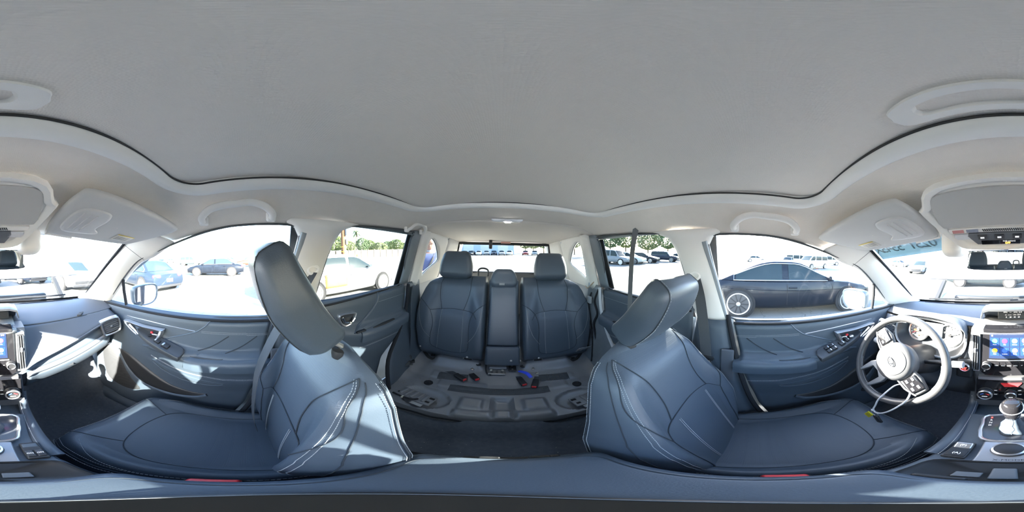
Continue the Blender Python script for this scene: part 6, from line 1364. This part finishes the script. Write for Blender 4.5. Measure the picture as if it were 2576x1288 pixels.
# --- boundary wall with piers, passenger-side rear
a_, b_ = lot(862, 640, d=48), lot(1045, 640, d=52)
Wl = thing('boundary_wall', (a_+b_)/2, 'long beige block wall across the far side of the lot', 'wall'); CW_ = mat('beige blockwork', (.30, .25, .19), .85, bump=.4, scale=3)
Mw = Wl.matrix_world.inverted() @ LOT
n = 12
for k in range(n):
    p, q = Mw @ a_.lerp(b_, k/n), Mw @ a_.lerp(b_, (k+1)/n); d_ = (q-p); nr = V((-d_.y, d_.x, 0)).normalized()*.1
    MB().prism([p-nr, q-nr, q+nr, p+nr], (0, 0, 2.2)).build('wall_panel', CW_, Wl)
    MB().box(p+V((0, 0, 1.2)), (.22, .26, 2.35)).build('wall_pier', CW_, Wl)
# --- white pipe fence, bollards, pole
PW = mat('white pipe', (.75, .75, .73), .5); a_, b_ = lot(775, 640, d=26), lot(862, 640, d=24); Fc = thing('pipe_fence', (a_+b_)/2, 'white pipe fence and gate left of the wooden pole', 'fence'); Mw = Fc.matrix_world.inverted() @ LOT
for k in range(9): p = Mw @ a_.lerp(b_, k/8); MB().tube([p, p+V((0, 0, 1.9))], .04, 8).build('post', PW, Fc)
for z in (.5, 1.2, 1.85): MB().tube([Mw @ a_+V((0, 0, z)), Mw @ b_+V((0, 0, z))], .03, 8).build('rail', PW, Fc)
for k in range(8):
    p, q = Mw @ a_.lerp(b_, k/8), Mw @ a_.lerp(b_, (k+1)/8); MB().tube([p+V((0, 0, .5)), q+V((0, 0, 1.85))], .02, 6).build('brace', PW, Fc)
pc = lot(865, 640, d=10.5); P_ = thing('utility_pole', pc, 'brown wooden utility pole with yellow bands behind the white saloon', 'utility pole')
MB().tube([V((0, 0, 0)), V((.02, 0, 4)), V((.03, 0, 9))], [.17, .155, .13], 16).build('pole_shaft', mat('weathered brown wood', (.2, .105, .055), .85, var=.35, vscale=9, bump=.6, scale=20), P_)
for z in (1.55, 1.85): MB().lathe([(.178, 0), (.178, .05), (.16, .05)], (.008, 0, z), (0, 0, 1), 18).build('yellow_band', mat('yellow tape', (.85, .62, .06), .5), P_)
MB().rbox((-.22, -.1, 2.9), (.18, .12, .6), .03).build('pole_box', mat('grey box', (.35, .37, .4), .5), P_); MB().rbox((-.2, -.1, 2.2), (.1, .1, .35), .03).build('pole_box', mat('grey box', (.35, .37, .4), .5), P_)
for k, (px, d) in enumerate(((899, 13), (842, 12))):
    c_ = lot(px, 640, d=d); tag(MB().lathe([(.09, 0), (.09, 1.25), (.06, 1.33), (0, 1.35)], c_, (0, 0, 1), 16).build('bollard', mat('yellow bollard', (.85, .6, .08), .5)), ('yellow steel bollard right of the wooden pole', 'yellow steel bollard seen through the white saloon windows')[k], 'bollard')
for k in range(5):
    c_ = lot(958+5*k, 640, d=44); tag(MB().lathe([(.06, 0), (.06, 1.0), (0, 1.05)], c_, (0, 0, 1), 10).build('marker_post', PW), '%s of the five thin pale posts in front of the beige wall' % ('leftmost', 'second from left', 'middle', 'second from right', 'rightmost')[k], 'post', 'marker posts by the wall')
# --- trees
LEAF = [mat('leaf green %d' % k, c, .8, var=.4, vscale=3) for k, c in enumerate(((.13, .17, .06), (.17, .20, .09), (.10, .15, .07)))]; BARK = mat('tree bark', (.16, .12, .09), .9)
def tree(px, d, h, w_, lab, k=0, z0=.3):
    c_ = lot(px, 640, d=d); T = thing('leafy_tree', c_, lab, 'tree', 'trees round the lot'); g = MB(); rnd = random.Random(px)
    for i in range(1500):
        a, z = rnd.uniform(0, 2*PI), rnd.uniform(-1, 1); r = (1-z*z)**.5*rnd.uniform(.75, 1.05)*(1+.25*math.sin(a*3+px)); p = V((math.cos(a)*r*w_/2, math.sin(a)*r*w_/2, h*(.5+z0*.5)+z*h*(1-z0)/2)); q = V((rnd.gauss(0, 1), rnd.gauss(0, 1), rnd.gauss(0, 1))).normalized(); s_ = rnd.uniform(.05, .11)*min(w_, h)*.55
        o = q.orthogonal().normalized()*s_; m = q.cross(o); g.add([p+o, p+m*.7, p-o, p-m*.7, p+q*s_*.35], [(0, 1, 4), (1, 2, 4), (2, 3, 4), (3, 0, 4), (3, 2, 1, 0)])
    g.build('crown', LEAF[k % 3], T, smooth=0); MB().tube([V((0, 0, 0)), V((.1, .05, h*.3)), V((0, 0, h*.7))], [h*.03, h*.025, h*.012], 8).build('trunk', BARK, T)
for i, (px, d, h, w_) in enumerate(((845, 66, 8.5, 7.5), (876, 82, 7.5, 7), (912, 62, 7, 5), (930, 88, 8, 7), (955, 70, 5.6, 7), (976, 102, 8, 8), (998, 74, 7, 6), (1022, 92, 6.5, 6))):
    tree(px, d, h, w_, ('broad tree behind the fence, left of the pole', 'low tree just right of the pole', 'loose tree under the palm', 'pale bush right of the palm', 'low wide tree over the wall middle', 'grey-green tree over the wall', 'rounded tree under the lamp posts', 'small tree at the end of the wall')[i], i)
for i, (px, d, h, w_) in enumerate(((1322, 76, 8, 6), (1342, 64, 7.5, 6), (1368, 78, 9, 8), (1445, 62, 9, 6.5), (1475, 74, 11, 8), (1535, 50, 9, 7), (1574, 62, 10, 8), (1630, 52, 7.5, 7), (1680, 66, 10.5, 9), (1722, 52, 8, 7))):
    tree(px, d, h, w_, ('tree right of the warehouse', 'taller tree beside it in the rear window', 'tree at the right edge of the rear window', "tree in the driver's small cargo window, left", "tree in the driver's small cargo window, right", 'big tree behind the silver car at the back', 'tree left of the hanging strap', 'tree behind the dark open-bonnet car', 'broad tree behind the navy off-roader', 'tree nearest the driver headrest')[i], i)
c_ = lot(898, 640, d=85); T = thing('palm_tree', c_, 'tall fan palm rising over the wall', 'palm tree', 'trees round the lot'); MB().tube([V((0, 0, 0)), V((.3, 0, 6)), V((0, 0, 12))], [.35, .28, .24], 8).build('trunk', BARK, T)
for k in range(22):
    a = 2.4*k; el_ = .9-.09*k; p0 = V((0, 0, 12)); p1 = p0+V((math.cos(a)*1.3, math.sin(a)*1.3, 1.5*el_)); p2 = p1+V((math.cos(a)*1.0, math.sin(a)*1.0, -1.0)); MB().ribbon([p0, p1, p2], .7, .03, V((-math.sin(a), math.cos(a), 0))).build('frond', LEAF[2], T)
for k, (px, d, h) in enumerate(((997, 90, 12.5), (1004, 95, 13.5))):
    c_ = lot(px, 640, d=d); T = thing('lamp_post', c_, ('twin-head lamp post over the wall, left of the pair', 'twin-head lamp post over the wall, right of the pair')[k], 'lamp post'); MB().tube([V((0, 0, 0)), V((0, 0, h))], .12, 8).build('mast', STEEL, T); MB().box((0, 0, h), (2.6, .4, .25)).build('lamp_head', STEEL, T)

# --- man at the passenger-side rear corner, looking down at a tablet he holds
def man(loc, rot):
    T = thing('person', loc, 'man in a light blue shirt and white collar, looking down, beside the rear passenger corner', 'person', rot=rot)
    SKIN = mat('sun-flushed skin', (.27, .135, .095), .55); SH = mat('light blue shirt cloth', (.075, .10, .22), .8); TR = mat('dark trousers', (.04, .045, .06), .85); HAIR = mat('grey-brown short hair', (.06, .045, .035), .8)
    def skin(name, V_, E_, Rr, m, sub=2):
        me = bpy.data.meshes.new(name); me.from_pydata(V_, E_, []); o = bpy.data.objects.new(name, me); COL.objects.link(o); o.parent = T; me.materials.append(m)
        sk = o.modifiers.new('skin', 'SKIN'); sk.use_smooth_shade = True
        for i, r in enumerate(Rr): me.skin_vertices[0].data[i].radius = r if isinstance(r, tuple) else (r, r)
        me.skin_vertices[0].data[0].use_root = True
        sv = o.modifiers.new('sub', 'SUBSURF'); sv.levels = sub; sv.render_levels = sub; return o
    # body (pelvis root), legs, spine, arms bent in front, neck, head
    vv = [(0, 0, .95), (0, .01, 1.12), (0, .03, 1.32), (0, .05, 1.44), (0, .07, 1.52), (.10, 0, .90), (.11, .02, .50), (.11, -.01, .09), (.115, .10, .045), (-.10, 0, .90), (-.11, .02, .50), (-.11, -.01, .09), (-.115, .10, .045),
          (.17, .04, 1.42), (.225, .03, 1.15), (.13, .25, 1.12), (-.17, .04, 1.42), (-.225, .03, 1.15), (-.13, .25, 1.12)]
    ee = [(0, 1), (1, 2), (2, 3), (3, 4), (0, 5), (5, 6), (6, 7), (7, 8), (0, 9), (9, 10), (10, 11), (11, 12), (3, 13), (13, 14), (14, 15), (3, 16), (16, 17), (17, 18)]
    rr = [(.16, .11), (.15, .10), (.17, .11), (.11, .075), .055, .095, .065, .045, .04, .095, .065, .045, .04, .065, .05, .033, .065, .05, .033]
    bd = skin('body', vv, ee, rr, SKIN)
    # clothes follow the body
    def sub_(idx, grow, m, nm):
        mp = {i: k for k, i in enumerate(idx)}; return skin(nm, [vv[i] for i in idx], [(mp[a], mp[b]) for a, b in ee if a in mp and b in mp], [tuple(x+grow for x in (rr[i] if isinstance(rr[i], tuple) else (rr[i], rr[i]))) for i in idx], m)
    sub_([0, 1, 2, 3, 13, 14, 16, 17], .03, SH, 'shirt'); sub_([0, 5, 6, 7, 9, 10, 11], .016, TR, 'trousers')
    MB().lathe([(.066, 0), (.074, .035), (.064, .05), (.058, .02)], (0, .055, 1.475), (0, .25, 1), 20, caps=False).build('white_collar', mat('white collar cloth', (.3, .32, .36), .8), T)
    g = MB().ribbon(cr([V((-.10, .125, 1.43)), V((-.02, .165, 1.28)), V((.08, .16, 1.12))], 6), .03, .006, (1, .2, .4)); g.build('dark_strap', BLACKP, T, smooth=60)
    # head tilted forward with face
    HR = Matrix.Rotation(-.45, 4, 'X'); HM = Matrix.Translation((0, .105, 1.615)) @ HR
    def hw_(p):
        x, y, z = p; y2 = y*(1+.10*sm(0, -.1, z)); x2 = x*(1-.28*sm(-.02, -.12, z)); return V((x2, y2, z))
    hd = MB().rbox((0, 0, 0), (.155, .19, .235), .074, m=3, k=4, warp=hw_).xf(HM).build('head', SKIN, T, smooth=180)
    MB().rbox((0, .096, -.012), (.025, .03, .042), .011, warp=lambda p: V((p.x, p.y*(1-.5*sm(-.01, .03, p.z)), p.z))).xf(HM).build('nose', SKIN, hd, smooth=180)
    for k in (-1, 1):
        MB().rbox((k*.033, .087, .018), (.026, .012, .012), .0055).xf(HM).build('eye', mat('eye dark', (.05, .04, .035), .3), hd); MB().rbox((k*.034, .092, .037), (.04, .010, .008), .0035).xf(HM).build('eyebrow', HAIR, hd); MB().rbox((k*.080, -.005, .0), (.016, .04, .06), .0075).xf(HM).build('ear', SKIN, hd, smooth=180)
    MB().rbox((0, .093, -.062), (.05, .016, .012), .005).xf(HM).build('mouth', mat('lips', (.2, .06, .05), .5), hd)
    MB().rbox((0, -.018, .048), (.168, .19, .17), .078, m=3, k=4, warp=lambda p: V((p.x, p.y-.012, p.z*(1-.35*sm(.02, .1, p.y)*(p.z < 0))))).xf(HM).build('hair', HAIR, T, smooth=180)
    # hands round a white tablet
    TM = Matrix.Translation((0, .34, 1.135)) @ Matrix.Rotation(.5, 4, 'X')
    for k in (-1, 1):
        pm = MB().rbox((k*.118, -.03, -.004), (.045, .09, .03), .013, m=2).xf(TM).build('hand', SKIN, T, smooth=180)
        for j, L_ in enumerate((.062, .07, .066, .052)): MB().tube([TM @ V((k*.118, -.02+.02*j, -.014)), TM @ V((k*.098, -.01+.021*j, -.026)), TM @ V((k*(.118-L_), -.008+.021*j, -.022))], [.009, .0085, .007], 8).build('finger', SKIN, pm)
        MB().tube([TM @ V((k*.122, -.05, .004)), TM @ V((k*.105, -.028, .017)), TM @ V((k*.085, -.005, .016))], [.011, .010, .008], 8).build('thumb', SKIN, pm)
    for k in (-.07, .07): MB().rbox((k*1.6, .10, .03), (.10, .27, .07), .03).build('shoe', BLACKP, T)
    return T
pp = lot(1076, 640, d=2.9); man((pp.x, pp.y, 0), math.radians(38))
tb = bpy.data.objects['person']
TMw = tb.matrix_world @ Matrix.Translation((0, .34, 1.135)) @ Matrix.Rotation(.5, 4, 'X')
o = MB().rbox((0, 0, 0), (.25, .175, .010), .004).build('tablet', mat('white tablet', (.75, .75, .73), .4)); o.matrix_world = TMw; tag(o, 'white tablet held in both hands of the man outside', 'tablet')
OUT = False
# ================================================================ tidy: origins of one-piece things to the middle of their base
bpy.context.view_layer.update()
for o in list(COL.objects):
    if o.type == 'MESH' and o.parent is None and not o.children and len(o.data.vertices):
        c = [p.co for p in o.data.vertices]
        b = V((sum(p.x for p in c)/len(c), sum(p.y for p in c)/len(c), min(p.z for p in c)))
        o.data.transform(Matrix.Translation(-b)); o.matrix_world = o.matrix_world @ Matrix.Translation(b)
